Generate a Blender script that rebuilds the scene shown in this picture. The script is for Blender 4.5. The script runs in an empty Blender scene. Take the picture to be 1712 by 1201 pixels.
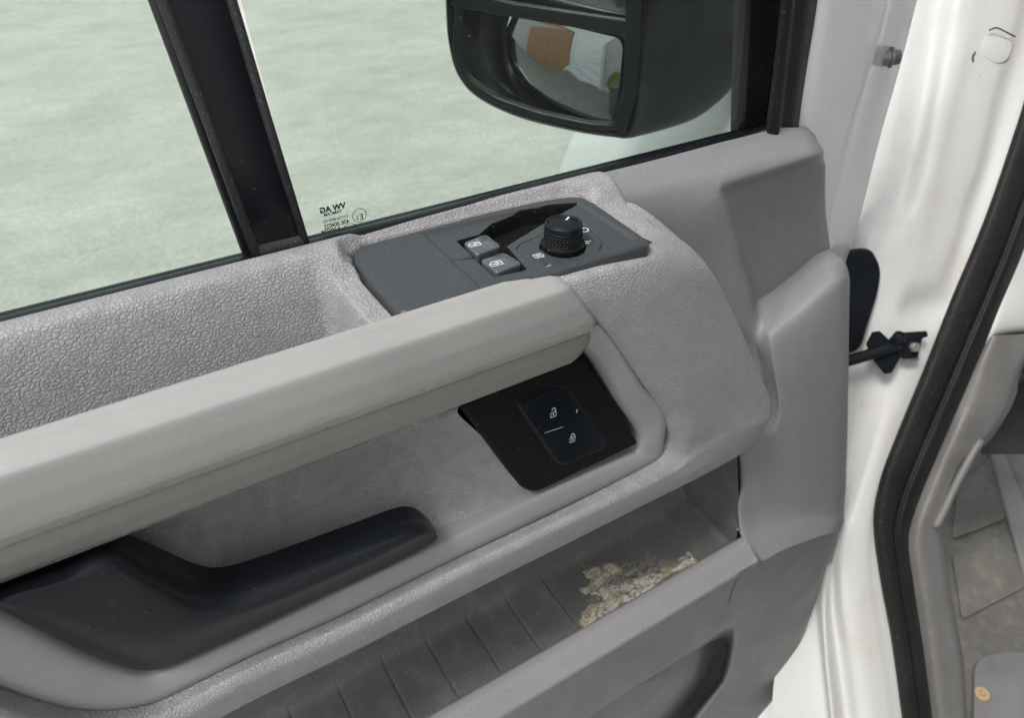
import bpy, bmesh, math, random
import numpy as np
from mathutils import Vector, Matrix
random.seed(7); np.random.seed(7)
SC = bpy.context.scene
COL = SC.collection

# ------------------------------------------------------------------ camera
# door frame of reference: X runs along the door towards its hinges, Y from the cabin outwards, Z up
CAMZ = 1.70
RX, RY, RZ = 0.850, -0.527, 0.0            # camera right
R_ = Vector((0.850, -0.527, 0.0)).normalized()
F_ = Vector((0.426, 0.686, -0.590)).normalized()
R_ = (R_ - F_ * R_.dot(F_)).normalized()
U_ = R_.cross(F_).normalized()
FPX = 1240.0
cam_d = bpy.data.cameras.new("camera")
cam = bpy.data.objects.new("camera", cam_d)
COL.objects.link(cam)
cam.matrix_world = Matrix(((R_.x, U_.x, -F_.x, 0), (R_.y, U_.y, -F_.y, 0), (R_.z, U_.z, -F_.z, CAMZ), (0, 0, 0, 1)))
cam_d.sensor_width = 36.0
cam_d.lens = 36.0 * FPX / 1712.0
cam_d.clip_start = 0.02
cam_d.clip_end = 400
cam_d.dof.use_dof = True
cam_d.dof.focus_distance = 0.52
cam_d.dof.aperture_fstop = 11.0
SC.camera = cam

# ------------------------------------------------------------------ sky, sun, exposure
SUN_EL, SUN_AZ = 56.0, -170.0     # azimuth of the sun measured from +X towards +Y
w = bpy.data.worlds.new("World"); SC.world = w; w.use_nodes = True
nt = w.node_tree; nt.nodes.clear()
sky = nt.nodes.new('ShaderNodeTexSky'); sky.sky_type = 'NISHITA'; sky.sun_disc = False
sky.sun_elevation = math.radians(SUN_EL)
sky.sun_rotation = math.radians(90.0 - SUN_AZ)
sky.air_density = 1.0; sky.dust_density = 3.0; sky.ozone_density = 1.0
bg = nt.nodes.new('ShaderNodeBackground'); bg.inputs[1].default_value = 0.15
wo = nt.nodes.new('ShaderNodeOutputWorld')
hs = nt.nodes.new('ShaderNodeHueSaturation'); hs.inputs['Saturation'].default_value = 0.30
nt.links.new(sky.outputs[0], hs.inputs['Color']); nt.links.new(hs.outputs[0], bg.inputs[0]); nt.links.new(bg.outputs[0], wo.inputs[0])
sd = bpy.data.lights.new("sun", 'SUN'); sd.energy = 1.4; sd.angle = math.radians(14); sd.color = (1, 0.975, 0.94)
sun = bpy.data.objects.new("sun", sd); COL.objects.link(sun)
a, e = math.radians(SUN_AZ), math.radians(SUN_EL)
sdir = Vector((math.cos(a) * math.cos(e), math.sin(a) * math.cos(e), math.sin(e)))
sun.rotation_euler = sdir.to_track_quat('Z', 'Y').to_euler()
SC.view_settings.view_transform = 'Standard'
SC.view_settings.look = 'None'
SC.view_settings.gamma = 1.0
SC.view_settings.exposure = 0.70

# ------------------------------------------------------------------ helpers: survey of the place
C0 = Vector((0, 0, CAMZ))
def ray(u, v):
    return R_ * ((u - 856.0) / FPX) + U_ * ((600.5 - v) / FPX) + F_
def PY(u, v, Y):
    d = ray(u, v); return C0 + d * (Y / d.y)
def PZ(u, v, Z):
    d = ray(u, v); return C0 + d * (Z / d.z)
def PN(u, v, p, n):
    d = ray(u, v); return C0 + d * ((p - C0).dot(n) / d.dot(n))
def D(X, Y, Z):
    return Vector((X, Y, Z + CAMZ))
# door jamb of the body: vertical plane facing rearwards
JN = Vector((-0.36, -0.80, 0.48)).normalized()
JH = Vector((0.68, 0.56, CAMZ - 0.5))
def J(u, v, off=0.0):
    return PN(u, v, JH + JN * off, JN)

# ------------------------------------------------------------------ helpers: numeric
def pchip(x, Y, xi):
    x = np.asarray(x, float); Y = np.asarray(Y, float)
    h = np.diff(x); d = np.diff(Y, axis=0) / h.reshape((-1,) + (1,) * (Y.ndim - 1))
    m = np.zeros_like(Y)
    n = len(x)
    if n == 2:
        m[0] = m[1] = d[0]
    else:
        for i in range(1, n - 1):
            w1 = 2 * h[i] + h[i-1]; w2 = h[i] + 2 * h[i-1]
            ok = d[i-1] * d[i] > 0
            den = np.where(ok, w1 / np.where(ok, d[i-1], 1) + w2 / np.where(ok, d[i], 1), 1)
            m[i] = np.where(ok, (w1 + w2) / den, 0)
        m[0] = d[0]; m[-1] = d[-1]
    k = np.clip(np.searchsorted(x, xi) - 1, 0, n - 2)
    t = ((xi - x[k]) / h[k]).reshape((-1,) + (1,) * (Y.ndim - 1))
    hk = h[k].reshape(t.shape)
    return ((2*t**3 - 3*t**2 + 1) * Y[k] + (t**3 - 2*t**2 + t) * hk * m[k] + (-2*t**3 + 3*t**2) * Y[k+1] + (t**3 - t**2) * hk * m[k+1])
def catmull(x, Y, xi):
    x = np.asarray(x, float); Y = np.asarray(Y, float); n = len(x)
    m = np.zeros_like(Y)
    for i in range(n):
        a_, b_ = max(i-1, 0), min(i+1, n-1)
        m[i] = (Y[b_] - Y[a_]) / (x[b_] - x[a_])
    k = np.clip(np.searchsorted(x, xi) - 1, 0, n - 2)
    h = np.diff(x)[k]
    t = ((xi - x[k]) / h).reshape((-1,) + (1,) * (Y.ndim - 1)); hk = h.reshape(t.shape)
    return ((2*t**3 - 3*t**2 + 1) * Y[k] + (t**3 - 2*t**2 + t) * hk * m[k] + (-2*t**3 + 3*t**2) * Y[k+1] + (t**3 - t**2) * hk * m[k+1])
def chord(G, axis):
    d = np.linalg.norm(np.diff(G, axis=axis), axis=2)
    s = d.mean(axis=1 - axis) + 1e-6
    return np.concatenate([[0], np.cumsum(s)])
def loft(rows, nu, nv, fu=catmull, fv=pchip):
    """rows: list of rows of points (equal counts). u runs along a row, v across rows."""
    G = np.array([[tuple(p) for p in r] for r in rows])
    su, sv = chord(G, 1), chord(G, 0)
    ui = np.linspace(0, su[-1], nu); vi = np.linspace(0, sv[-1], nv)
    if nu <= 0: ui = su
    if nv <= 0: vi = sv
    A = fu(su, np.swapaxes(G, 0, 1), ui)
    B = fv(sv, np.swapaxes(A, 0, 1), vi)
    return B
def grid_mesh(B, mask=None):
    nv, nu = B.shape[:2]
    idx = np.arange(nv * nu).reshape(nv, nu)
    f = np.stack([idx[:-1, :-1], idx[:-1, 1:], idx[1:, 1:], idx[1:, :-1]], -1).reshape(-1, 4)
    if mask is not None:
        mk = (mask[:-1, :-1] & mask[:-1, 1:] & mask[1:, 1:] & mask[1:, :-1]).reshape(-1)
        f = f[mk]
    return B.reshape(-1, 3).tolist(), f.tolist()
def link(name, me, mat=None, parent=None, smooth=True, **kw):
    o = bpy.data.objects.new(name, me); COL.objects.link(o)
    if mat is not None:
        me.materials.clear(); me.materials.append(mat)
    if smooth:
        me.polygons.foreach_set('use_smooth', [True] * len(me.polygons))
    if parent is not None:
        o.parent = parent
    for k, v in kw.items(): o[k] = v
    return o
def mesh(name, vs, fs):
    me = bpy.data.meshes.new(name); me.from_pydata([tuple(v) for v in vs], [], fs); me.validate(); me.update(); return me
def surf(name, rows, nu, nv, mat, parent, thick=0.0, fu=catmull, fv=pchip, **kw):
    B = loft(rows, nu, nv, fu, fv)
    o = link(name, mesh(name, *grid_mesh(B)), mat, parent, **kw)
    if thick:
        m = o.modifiers.new('solid', 'SOLIDIFY'); m.thickness = thick; m.offset = 0
    return o
def thing(name, label, cat, loc=(0, 0, 0), **kw):
    o = bpy.data.objects.new(name, None); COL.objects.link(o); o.location = loc
    o['label'] = label; o['category'] = cat
    for k, v in kw.items(): o[k] = v
    return o
def reparent_keep(root):
    # children were modelled in world coordinates: keep them there
    for c in root.children:
        c.matrix_parent_inverse = Matrix.Translation(-Vector(root.location))
def auto_smooth(me, deg=35):
    bm = bmesh.new(); bm.from_mesh(me)
    for e_ in bm.edges:
        if len(e_.link_faces) == 2 and e_.calc_face_angle(0) > math.radians(deg): e_.smooth = False
    bm.to_mesh(me); bm.free()
def prism(name, pts, depth, mat, parent, bevel=0.001, seg=3, **kw):
    """closed outline (3D points, roughly planar) given thickness along the vector depth, edges rounded"""
    bm = bmesh.new()
    a_ = [bm.verts.new(p) for p in pts]; b_ = [bm.verts.new(Vector(p) + Vector(depth)) for p in pts]
    bm.faces.new(a_); bm.faces.new(b_[::-1]); n = len(pts)
    for i in range(n): bm.faces.new((a_[i], b_[i], b_[(i+1) % n], a_[(i+1) % n]))
    bmesh.ops.recalc_face_normals(bm, faces=bm.faces)
    if bevel > 0:
        ed = [e_ for e_ in bm.edges if e_.calc_face_angle(0) > 0.6]
        bmesh.ops.bevel(bm, geom=ed, offset=bevel, segments=seg, affect='EDGES', profile=0.5, clamp_overlap=True)
    me = bpy.data.meshes.new(name); bm.to_mesh(me); bm.free(); auto_smooth(me, 40)
    return link(name, me, mat, parent, **kw)
def box(name, lo, hi, mat, parent, bevel=0.0, M=None, **kw):
    (x0, y0, z0), (x1, y1, z1) = lo, hi
    pts = [Vector((x0, y0, z0)), Vector((x1, y0, z0)), Vector((x1, y1, z0)), Vector((x0, y1, z0))]
    if M is not None:
        dv = (M @ Vector((0, 0, z1)) - M @ Vector((0, 0, z0))); pts = [M @ p for p in pts]
    else: dv = Vector((0, 0, z1 - z0))
    return prism(name, pts, dv, mat, parent, bevel, 2, **kw)
def roundpoly(pts, r, n=6, closed=True):
    out = []; N = len(pts)
    for i in range(N):
        p = Vector(pts[i])
        if not closed and i in (0, N-1): out.append(p); continue
        a_ = Vector(pts[i-1]); b_ = Vector(pts[(i+1) % N]); rr = r[i] if isinstance(r, (list, tuple)) else r
        la, lb = (a_-p).length, (b_-p).length
        q = min(rr, la*0.48, lb*0.48)
        if q <= 0: out.append(p); continue
        s, t_ = p + (a_-p)*(q/la), p + (b_-p)*(q/lb)
        for k in range(n+1):
            x = k/n; out.append(s*(1-x)**2 + p*2*x*(1-x) + t_*x*x)
    return out
def tube(name, pts, r, mat, parent, n=10, closed=False, smooth_n=0, flat=1.0, **kw):
    P = [Vector(p) for p in pts]
    if smooth_n:
        A = np.array([tuple(p) for p in P]); s = np.concatenate([[0], np.cumsum(np.linalg.norm(np.diff(A, axis=0), axis=1))])
        P = [Vector(q) for q in catmull(s, A, np.linspace(0, s[-1], smooth_n))]
        if isinstance(r, (list, tuple)): r = list(np.interp(np.linspace(0, s[-1], smooth_n), s, r))
    vs, fs = [], []; N = len(P); up = None
    for i, p in enumerate(P):
        t_ = (P[min(i+1, N-1)] - P[max(i-1, 0)]) if not closed else (P[(i+1) % N] - P[i-1])
        t_.normalize()
        if up is None:
            up = Vector((0, 0, 1)) if abs(t_.z) < 0.9 else Vector((1, 0, 0))
        x = t_.cross(up).normalized(); y = x.cross(t_).normalized(); up = y
        rr = r[i] if isinstance(r, (list, tuple)) else r
        for k in range(n):
            an = 2*math.pi*k/n; vs.append(p + x*math.cos(an)*rr + y*math.sin(an)*rr*flat)
    M_ = N if closed else N-1
    for i in range(M_):
        for k in range(n):
            j = (i+1) % N
            fs.append((i*n+k, i*n+(k+1) % n, j*n+(k+1) % n, j*n+k))
    if not closed:
        fs.append(tuple(range(n))[::-1]); fs.append(tuple((N-1)*n+k for k in range(n)))
    return link(name, mesh(name, vs, fs), mat, parent, **kw)
def lathe(name, prof, origin, axis, mat, parent, n=48, **kw):
    ax = Vector(axis).normalized(); x = ax.orthogonal().normalized(); y = ax.cross(x)
    vs, fs = [], []
    for (r, h) in prof:
        for k in range(n):
            an = 2*math.pi*k/n; vs.append(Vector(origin) + ax*h + x*math.cos(an)*r + y*math.sin(an)*r)
    for i in range(len(prof)-1):
        for k in range(n): fs.append((i*n+k, i*n+(k+1) % n, (i+1)*n+(k+1) % n, (i+1)*n+k))
    fs.append(tuple(range(n))[::-1]); fs.append(tuple((len(prof)-1)*n+k for k in range(n)))
    me = mesh(name, vs, fs); auto_smooth(me, 40)
    return link(name, me, mat, parent, **kw)
def polysdf(X, Y, poly):
    """signed distance to a polygon, negative inside (numpy arrays)"""
    d = np.full(X.shape, 1e9); s = np.ones(X.shape); n = len(poly)
    for i in range(n):
        ax, ay = poly[i]; bx, by = poly[i-1]
        ex, ey = bx-ax, by-ay; wx, wy = X-ax, Y-ay
        t = np.clip((wx*ex+wy*ey)/(ex*ex+ey*ey+1e-12), 0, 1)
        qx, qy = wx-ex*t, wy-ey*t
        d = np.minimum(d, qx*qx+qy*qy)
        c1 = Y >= ay; c2 = Y < by; c3 = ex*wy > ey*wx
        fl = (c1 & c2 & c3) | (~c1 & ~c2 & ~c3)
        s = np.where(fl, -s, s)
    return s*np.sqrt(d)
def sstep(a_, b_, x):
    t = np.clip((x-a_)/(b_-a_), 0, 1); return t*t*(3-2*t)

# ------------------------------------------------------------------ materials
class NB:
    def __init__(s, name):
        s.m = bpy.data.materials.new(name); s.m.use_nodes = True; s.t = s.m.node_tree; s.t.nodes.clear()
        s.out = s.n('ShaderNodeOutputMaterial'); s.b = s.n('ShaderNodeBsdfPrincipled'); s.l(s.b.outputs[0], s.out.inputs[0])
        s.tc = s.n('ShaderNodeTexCoord')
    def n(s, t, **kw):
        x = s.t.nodes.new(t)
        for k, v in kw.items(): setattr(x, k, v)
        return x
    def l(s, a_, b_): s.t.links.new(a_, b_)
    def co(s, sc=(1, 1, 1), rot=(0, 0, 0)):
        m = s.n('ShaderNodeMapping'); m.inputs['Scale'].default_value = sc; m.inputs['Rotation'].default_value = rot
        s.l(s.tc.outputs['Object'], m.inputs[0]); return m.outputs[0]
    def noise(s, scale, detail=4, rough=0.55, co=None, dist=0.0):
        x = s.n('ShaderNodeTexNoise'); x.inputs['Scale'].default_value = scale; x.inputs['Detail'].default_value = detail
        x.inputs['Roughness'].default_value = rough; x.inputs['Distortion'].default_value = dist
        s.l(co or s.co(), x.inputs['Vector']); return x.outputs[0]
    def ramp(s, v, stops):
        x = s.n('ShaderNodeValToRGB'); cr = x.color_ramp
        while len(cr.elements) < len(stops): cr.elements.new(0.5)
        for e_, (p, c) in zip(cr.elements, stops):
            e_.position = p; e_.color = (c, c, c, 1) if isinstance(c, (int, float)) else tuple(c) + (1,)
        s.l(v, x.inputs[0]); return x.outputs[0]
    def math(s, op, a_, b_=None):
        x = s.n('ShaderNodeMath', operation=op)
        for i, q in enumerate((a_, b_)):
            if q is None: continue
            if isinstance(q, (int, float)): x.inputs[i].default_value = q
            else: s.l(q, x.inputs[i])
        return x.outputs[0]
    def mix(s, f, a_, b_):
        x = s.n('ShaderNodeMix', data_type='RGBA')
        for sock, q in ((x.inputs[0], f), (x.inputs[6], a_), (x.inputs[7], b_)):
            if isinstance(q, (int, float)): sock.default_value = q
            elif isinstance(q, tuple): sock.default_value = q + (1,)
            else: s.l(q, sock)
        return x.outputs[2]
    def bump(s, h, dist, strength=1.0, normal=None):
        x = s.n('ShaderNodeBump'); x.inputs['Distance'].default_value = dist; x.inputs['Strength'].default_value = strength
        s.l(h, x.inputs['Height'])
        if normal is not None: s.l(normal, x.inputs['Normal'])
        return x.outputs[0]
    def set(s, **kw):
        for k, v in kw.items():
            k = k.replace('_', ' ').title() if k not in ('IOR',) else k
            k = {'Base Color': 'Base Color', 'Specular': 'Specular IOR Level', 'Coat': 'Coat Weight', 'Transmission': 'Transmission Weight', 'Sheen': 'Sheen Weight'}.get(k, k)
            i = s.b.inputs[k]
            if isinstance(v, tuple) and len(v) == 3: v = v + (1,)
            if isinstance(v, (int, float, tuple)): i.default_value = v
            else: s.l(v, i)
        return s

def mat_leather(name, col, scale=260, depth=0.0005, rough=0.5, dust=0.12):
    b = NB(name)
    warp = b.n('ShaderNodeTexNoise'); warp.inputs['Scale'].default_value = 190; warp.inputs['Detail'].default_value = 3
    b.l(b.tc.outputs['Object'], warp.inputs['Vector'])
    ad = b.n('ShaderNodeVectorMath', operation='MULTIPLY_ADD')
    b.l(warp.outputs['Color'], ad.inputs[0]); ad.inputs[1].default_value = (0.0022, 0.0022, 0.0022); b.l(b.tc.outputs['Object'], ad.inputs[2])
    mp = b.n('ShaderNodeMapping'); mp.inputs['Rotation'].default_value = (0.3, 0.5, 0.2); mp.inputs['Scale'].default_value = (0.8, 1.0, 1.2); b.l(ad.outputs[0], mp.inputs[0])
    v1 = b.n('ShaderNodeTexVoronoi', feature='DISTANCE_TO_EDGE'); v1.inputs['Scale'].default_value = scale; b.l(mp.outputs[0], v1.inputs['Vector'])
    v2 = b.n('ShaderNodeTexVoronoi', feature='DISTANCE_TO_EDGE'); v2.inputs['Scale'].default_value = scale*1.9; b.l(mp.outputs[0], v2.inputs['Vector'])
    g1 = b.ramp(v1.outputs['Distance'], [(0.0, 0.0), (0.13, 0.7), (0.38, 1.0)])
    g2 = b.ramp(v2.outputs['Distance'], [(0.0, 0.0), (0.09, 0.8), (0.25, 1.0)])
    msk = b.ramp(b.noise(70, 2), [(0.40, 0.0), (0.6, 1.0)])
    h = b.math('ADD', b.math('MULTIPLY', g1, 0.62), b.math('MULTIPLY', b.math('MULTIPLY', g2, 0.38), msk))
    h = b.math('ADD', h, b.math('MULTIPLY', b.noise(1500, 2), 0.12))
    nrm = b.bump(h, depth, 1.0)
    big = b.noise(6, 4)
    c = b.mix(b.ramp(big, [(0.3, 0.0), (0.75, 1.0)]), tuple(x*0.93 for x in col), tuple(min(1, x*1.06) for x in col))
    c = b.mix(b.math('MULTIPLY', b.ramp(h, [(0.1, 1.0), (0.5, 0.0)]), 0.35), c, tuple(x*0.62 for x in col))
    sp = b.ramp(b.noise(900, 1), [(0.76, 0.0), (0.80, 1.0)])
    c = b.mix(b.math('MULTIPLY', sp, dust), c, (0.75, 0.73, 0.7))
    b.set(base_color=c, roughness=b.ramp(h, [(0.2, rough+0.2), (0.8, rough)]), specular=0.42, normal=nrm)
    return b.m
def mat_plastic(name, col, rough=0.5, grain=1400, depth=0.00012, dust=0.25, dustc=(0.6, 0.58, 0.55), thr=0.74, spec=0.45, var=0.06, dscale=700, scratch=0.0):
    b = NB(name)
    h = b.noise(grain, 2)
    big = b.noise(9, 5, 0.6)
    c = b.mix(b.ramp(big, [(0.3, 0.0), (0.7, 1.0)]), tuple(x*(1-var) for x in col), tuple(x*(1+var) for x in col))
    sp = b.ramp(b.noise(dscale, 1), [(thr, 0.0), (thr+0.035, 1.0)])
    c = b.mix(b.math('MULTIPLY', sp, dust), c, dustc)
    if scratch:
        s1 = b.noise(60, 3, 0.6, b.co((1, 14, 3), (0.4, 0.3, 0.9)))
        s1 = b.ramp(s1, [(0.68, 0.0), (0.71, 1.0), (0.73, 0.0)])
        c = b.mix(b.math('MULTIPLY', s1, scratch), c, dustc)
    r = b.ramp(b.noise(24, 4), [(0.3, max(0.02, rough-0.07)), (0.7, rough+0.07)])
    b.set(base_color=c, roughness=r, specular=spec, normal=b.bump(h, depth))
    return b.m
def mat_paint(name, col, dirt=0.25, rough=0.28, coat=0.2):
    b = NB(name)
    d1 = b.ramp(b.noise(13, 6, 0.62), [(0.50, 0.0), (0.78, 1.0)])
    d2 = b.ramp(b.noise(160, 3), [(0.66, 0.0), (0.74, 1.0)])
    c = b.mix(b.math('MULTIPLY', d1, dirt), col, (0.50, 0.45, 0.38))
    c = b.mix(b.math('MULTIPLY', b.math('MULTIPLY', d2, d1), dirt*1.6), c, (0.30, 0.25, 0.20))
    sp = b.ramp(b.noise(240, 1), [(0.80, 0.0), (0.82, 1.0)])
    c = b.mix(b.math('MULTIPLY', sp, 0.7), c, (0.16, 0.12, 0.09))
    rr = b.math('ADD', b.math('MULTIPLY', d1, 0.3), rough)
    b.set(base_color=c, roughness=rr, specular=0.4, coat=coat, normal=b.bump(b.noise(420, 2), 0.00004))
    return b.m

M = {}
M['leather'] = mat_leather('grained_grey_trim', (0.330, 0.323, 0.322), 400, 0.00075)
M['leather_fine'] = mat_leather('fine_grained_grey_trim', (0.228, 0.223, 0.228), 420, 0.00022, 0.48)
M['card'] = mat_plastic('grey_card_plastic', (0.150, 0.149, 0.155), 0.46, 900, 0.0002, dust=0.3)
M['frame'] = mat_plastic('smooth_light_grey_plastic', (0.268, 0.263, 0.261), 0.46, 1300, 0.00013, dust=0.2, dustc=(.75, .73, .7), dscale=900)
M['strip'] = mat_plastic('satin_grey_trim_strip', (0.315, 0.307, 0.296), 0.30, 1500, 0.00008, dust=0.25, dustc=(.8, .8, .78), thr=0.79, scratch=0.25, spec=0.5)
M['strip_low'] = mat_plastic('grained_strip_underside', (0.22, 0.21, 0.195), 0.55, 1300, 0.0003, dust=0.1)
M['black'] = mat_plastic('matt_black_plastic', (0.009, 0.011, 0.014), 0.36, 1500, 0.00008, spec=0.22, dust=0.25, thr=0.76, scratch=0.05, var=.1)
M['switchbase'] = mat_plastic('dusty_slate_plastic', (0.044, 0.049, 0.052), 0.44, 1500, 0.00013, dust=0.30, thr=0.70, dscale=1100, scratch=0.06, var=.1)
M['deepblack'] = mat_plastic('lock_plate_black', (0.006, 0.006, 0.0055), 0.55, 1500, 0.00007, spec=0.15, dust=0.7, thr=0.765, dscale=750)
M['button'] = mat_plastic('lock_button_black', (0.006, 0.008, 0.012), 0.24, 1500, 0.00003, spec=0.25, dust=0.5, thr=0.79, dscale=750)
M['rubber'] = mat_plastic('black_rubber', (0.013, 0.0125, 0.0125), 0.6, 300, 0.0004, spec=0.25, dust=0.22, dustc=(.30, .28, .25), thr=0.70, dscale=330, var=.35)
M['window_black'] = mat_plastic('gloss_black_frame', (0.005, 0.006, 0.009), 0.30, 900, 0.00004, spec=0.3, dust=0.35, thr=0.78, dscale=420)
M['edge_rubber'] = mat_plastic('grey_edge_rubber', (0.032, 0.032, 0.034), 0.55, 700, 0.0002, dust=0.2, thr=0.68)
M['paint'] = mat_paint('white_van_paint', (0.68, 0.695, 0.705), 0.16)
M['jamb_paint'] = mat_paint('dirty_white_jamb_paint', (0.57, 0.57, 0.555), 0.60, 0.52, 0.0)
M['mirror_black'] = mat_plastic('mirror_housing_black', (0.006, 0.008, 0.009), 0.36, 900, 0.00012, spec=0.25, dust=0.2, thr=0.76)
M['white_print'] = NB('white_print').set(base_color=(0.72, 0.74, 0.76), roughness=0.5).m
M['grey_print'] = NB('grey_print').set(base_color=(0.42, 0.45, 0.48), roughness=0.5).m
M['cap_rim'] = NB('cap_rim').set(base_color=(0.16, 0.18, 0.20), roughness=0.3).m
M['dark_print'] = NB('dark_glass_print').set(base_color=(0.02, 0.045, 0.035), roughness=0.6).m
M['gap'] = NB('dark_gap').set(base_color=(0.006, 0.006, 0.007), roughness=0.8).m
M['steel'] = mat_plastic('zinc_steel', (0.20, 0.20, 0.20), 0.38, 500, 0.0002, dust=0.4, dustc=(.2, .14, .08), thr=.6, dscale=200)
M['steel'].node_tree.nodes['Principled BSDF'].inputs['Metallic'].default_value = 0.7
M['interior_light'] = mat_plastic('pale_interior_trim', (0.62, 0.62, 0.59), 0.55, 700, 0.0002, dust=0.1)
M['footwell'] = mat_plastic('footwell_grey_plastic', (0.150, 0.146, 0.142), 0.5, 500, 0.0003, dust=0.35, dustc=(.35, .3, .24), thr=.66, dscale=330, var=.2)
def clear_key():
    b = NB('smoky_clear_switch_cap')
    b.set(base_color=(0.075, 0.085, 0.092), roughness=0.16, specular=0.6, coat=0.6, normal=b.bump(b.noise(600, 2), 0.00003))
    return b.m
M['key'] = clear_key()
def glass_mat(name, tint, haze, smear=True):
    b = NB(name); b.t.nodes.remove(b.b)
    tr = b.n('ShaderNodeBsdfTransparent'); tr.inputs[0].default_value = tint + (1,)
    gl = b.n('ShaderNodeBsdfGlossy'); gl.inputs['Roughness'].default_value = 0.01
    fr = b.n('ShaderNodeFresnel'); gm = b.n('ShaderNodeNewGeometry')
    b.l(b.math('SUBTRACT', 1.5, b.math('MULTIPLY', gm.outputs['Backfacing'], 1.5-1/1.5)), fr.inputs[0])
    mx = b.n('ShaderNodeMixShader'); b.l(fr.outputs[0], mx.inputs[0]); b.l(tr.outputs[0], mx.inputs[1]); b.l(gl.outputs[0], mx.inputs[2])
    df = b.n('ShaderNodeBsdfDiffuse'); df.inputs[0].default_value = (0.8, 0.8, 0.76, 1)
    m2 = b.n('ShaderNodeMixShader')
    f = b.ramp(b.noise(7, 4, 0.6, b.co((1, 1, 1.6)), 0.6), [(0.35, haze*0.5), (0.75, haze*1.6)])
    sp = b.ramp(b.noise(330, 1), [(0.78, 0.0), (0.81, 0.16)])
    f = b.math('ADD', f, sp)
    b.l(f, m2.inputs[0]); b.l(mx.outputs[0], m2.inputs[1]); b.l(df.outputs[0], m2.inputs[2])
    b.l(m2.outputs[0], b.out.inputs[0]); return b.m
M['glass'] = glass_mat('green_tinted_dusty_glass', (0.812, 0.866, 0.832), 0.009)
def mirror_mat():
    b = NB('mirror_silvering'); b.set(base_color=(0.92, 0.94, 0.93), metallic=1.0, roughness=b.ramp(b.noise(12, 4), [(0.3, 0.01), (0.8, 0.05)])); return b.m
M['mirror'] = mirror_mat()
def ground_mat():
    b = NB('pale_worn_yard_surface')
    n1 = b.noise(2.2, 7, 0.68, b.co((1, 1.9, 1), (0, 0, 0.5)), 0.8); n2 = b.noise(30, 6, 0.85); n3 = b.noise(8, 5, 0.6, None, 0.3)
    c = b.mix(b.ramp(n1, [(0.30, 0.0), (0.72, 1.0)]), (0.40, 0.40, 0.37), (0.55, 0.55, 0.54))
    c = b.mix(b.math('MULTIPLY', b.ramp(n3, [(0.45, 0.0), (0.7, 1.0)]), 0.55), c, (0.44, 0.45, 0.37))
    c = b.mix(b.math('MULTIPLY', b.ramp(n2, [(0.49, 0.0), (0.57, 1.0)]), 0.75), c, (0.64, 0.62, 0.52))
    c = b.mix(b.math('MULTIPLY', b.ramp(b.noise(1.3, 8, 0.72), [(0.42, 0.0), (0.64, 1.0)]), 0.55), c, (0.33, 0.345, 0.285))
    b.set(base_color=c, roughness=0.9, specular=0.2, normal=b.bump(b.noise(60, 5), 0.003))
    return b.m
M['ground'] = ground_mat()
M['bright_steel'] = mat_plastic('bright_steel', (0.55, 0.54, 0.50), 0.35, 500, 0.0002, dust=0.5, dustc=(.2, .14, .08), thr=.6, dscale=200)
M['bright_steel'].node_tree.nodes['Principled BSDF'].inputs['Metallic'].default_value = 0.8
def pocket_mat():
    b = NB('stained_pocket_plastic')
    base = (0.165, 0.163, 0.164)
    n1 = b.noise(38, 8, 0.72, b.co((1.0, 0.7, 1)), 0.25)
    n2 = b.noise(14, 6, 0.7, None, 0.15)
    c = b.mix(b.math('MULTIPLY', b.ramp(n2, [(0.35, 0.0), (0.7, 1.0)]), 0.5), base, (0.20, 0.187, 0.165))
    c = b.mix(b.math('MULTIPLY', b.ramp(n1, [(0.50, 0.0), (0.64, 1.0)]), 0.26), c, (0.36, 0.345, 0.31))
    mp = b.n('ShaderNodeMapping'); mp.vector_type = 'POINT'; mp.inputs['Location'].default_value = (-.385*9, -.372*20, 0); mp.inputs['Scale'].default_value = (9, 20, 0); b.l(b.tc.outputs['Object'], mp.inputs[0])
    ln = b.n('ShaderNodeVectorMath', operation='LENGTH'); b.l(mp.outputs[0], ln.inputs[0])
    near = b.ramp(b.math('ADD', ln.outputs['Value'], b.math('MULTIPLY', b.noise(30, 6, .7), .9)), [(0.75, 1.0), (1.0, 0.0)])
    smr = b.ramp(b.noise(110, 6, 0.75, b.co((1, 2.2, 1), (0, 0, .5)), .4), [(0.46, 0.0), (0.60, 1.0)])
    c = b.mix(b.math('MULTIPLY', near, 0.35), c, (0.12, 0.11, 0.10))
    c = b.mix(b.math('MULTIPLY', b.math('MULTIPLY', near, smr), 0.75), c, (0.62, 0.59, 0.50))
    sp = b.ramp(b.noise(420, 2), [(0.66, 0.0), (0.72, 1.0)])
    c = b.mix(b.math('MULTIPLY', sp, 0.5), c, (0.5, 0.47, 0.4))
    b.set(base_color=c, roughness=b.ramp(n1, [(0.3, 0.38), (0.7, 0.7)]), normal=b.bump(n1, 0.0006))
    return b.m
M['pocket'] = pocket_mat()
def crust_mat():
    b = NB('dried_crust')
    n = b.noise(105, 7, 0.75, b.co((1, 2.4, 1.5), (0, 0, .4)), 1.2)
    c = b.ramp(n, [(0.30, (0.07, 0.06, 0.05)), (0.42, (0.24, 0.21, 0.16)), (0.50, (0.62, 0.59, 0.50)), (0.62, (0.88, 0.87, 0.82))])
    w_ = b.ramp(b.noise(28, 3), [(0.5, 0.0), (0.62, 1.0)])
    c = b.mix(b.math('MULTIPLY', w_, 0.4), c, (0.55, 0.44, 0.22))
    b.set(base_color=c, roughness=0.7, normal=b.bump(n, 0.002)); return b.m
M['crust'] = crust_mat()
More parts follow.
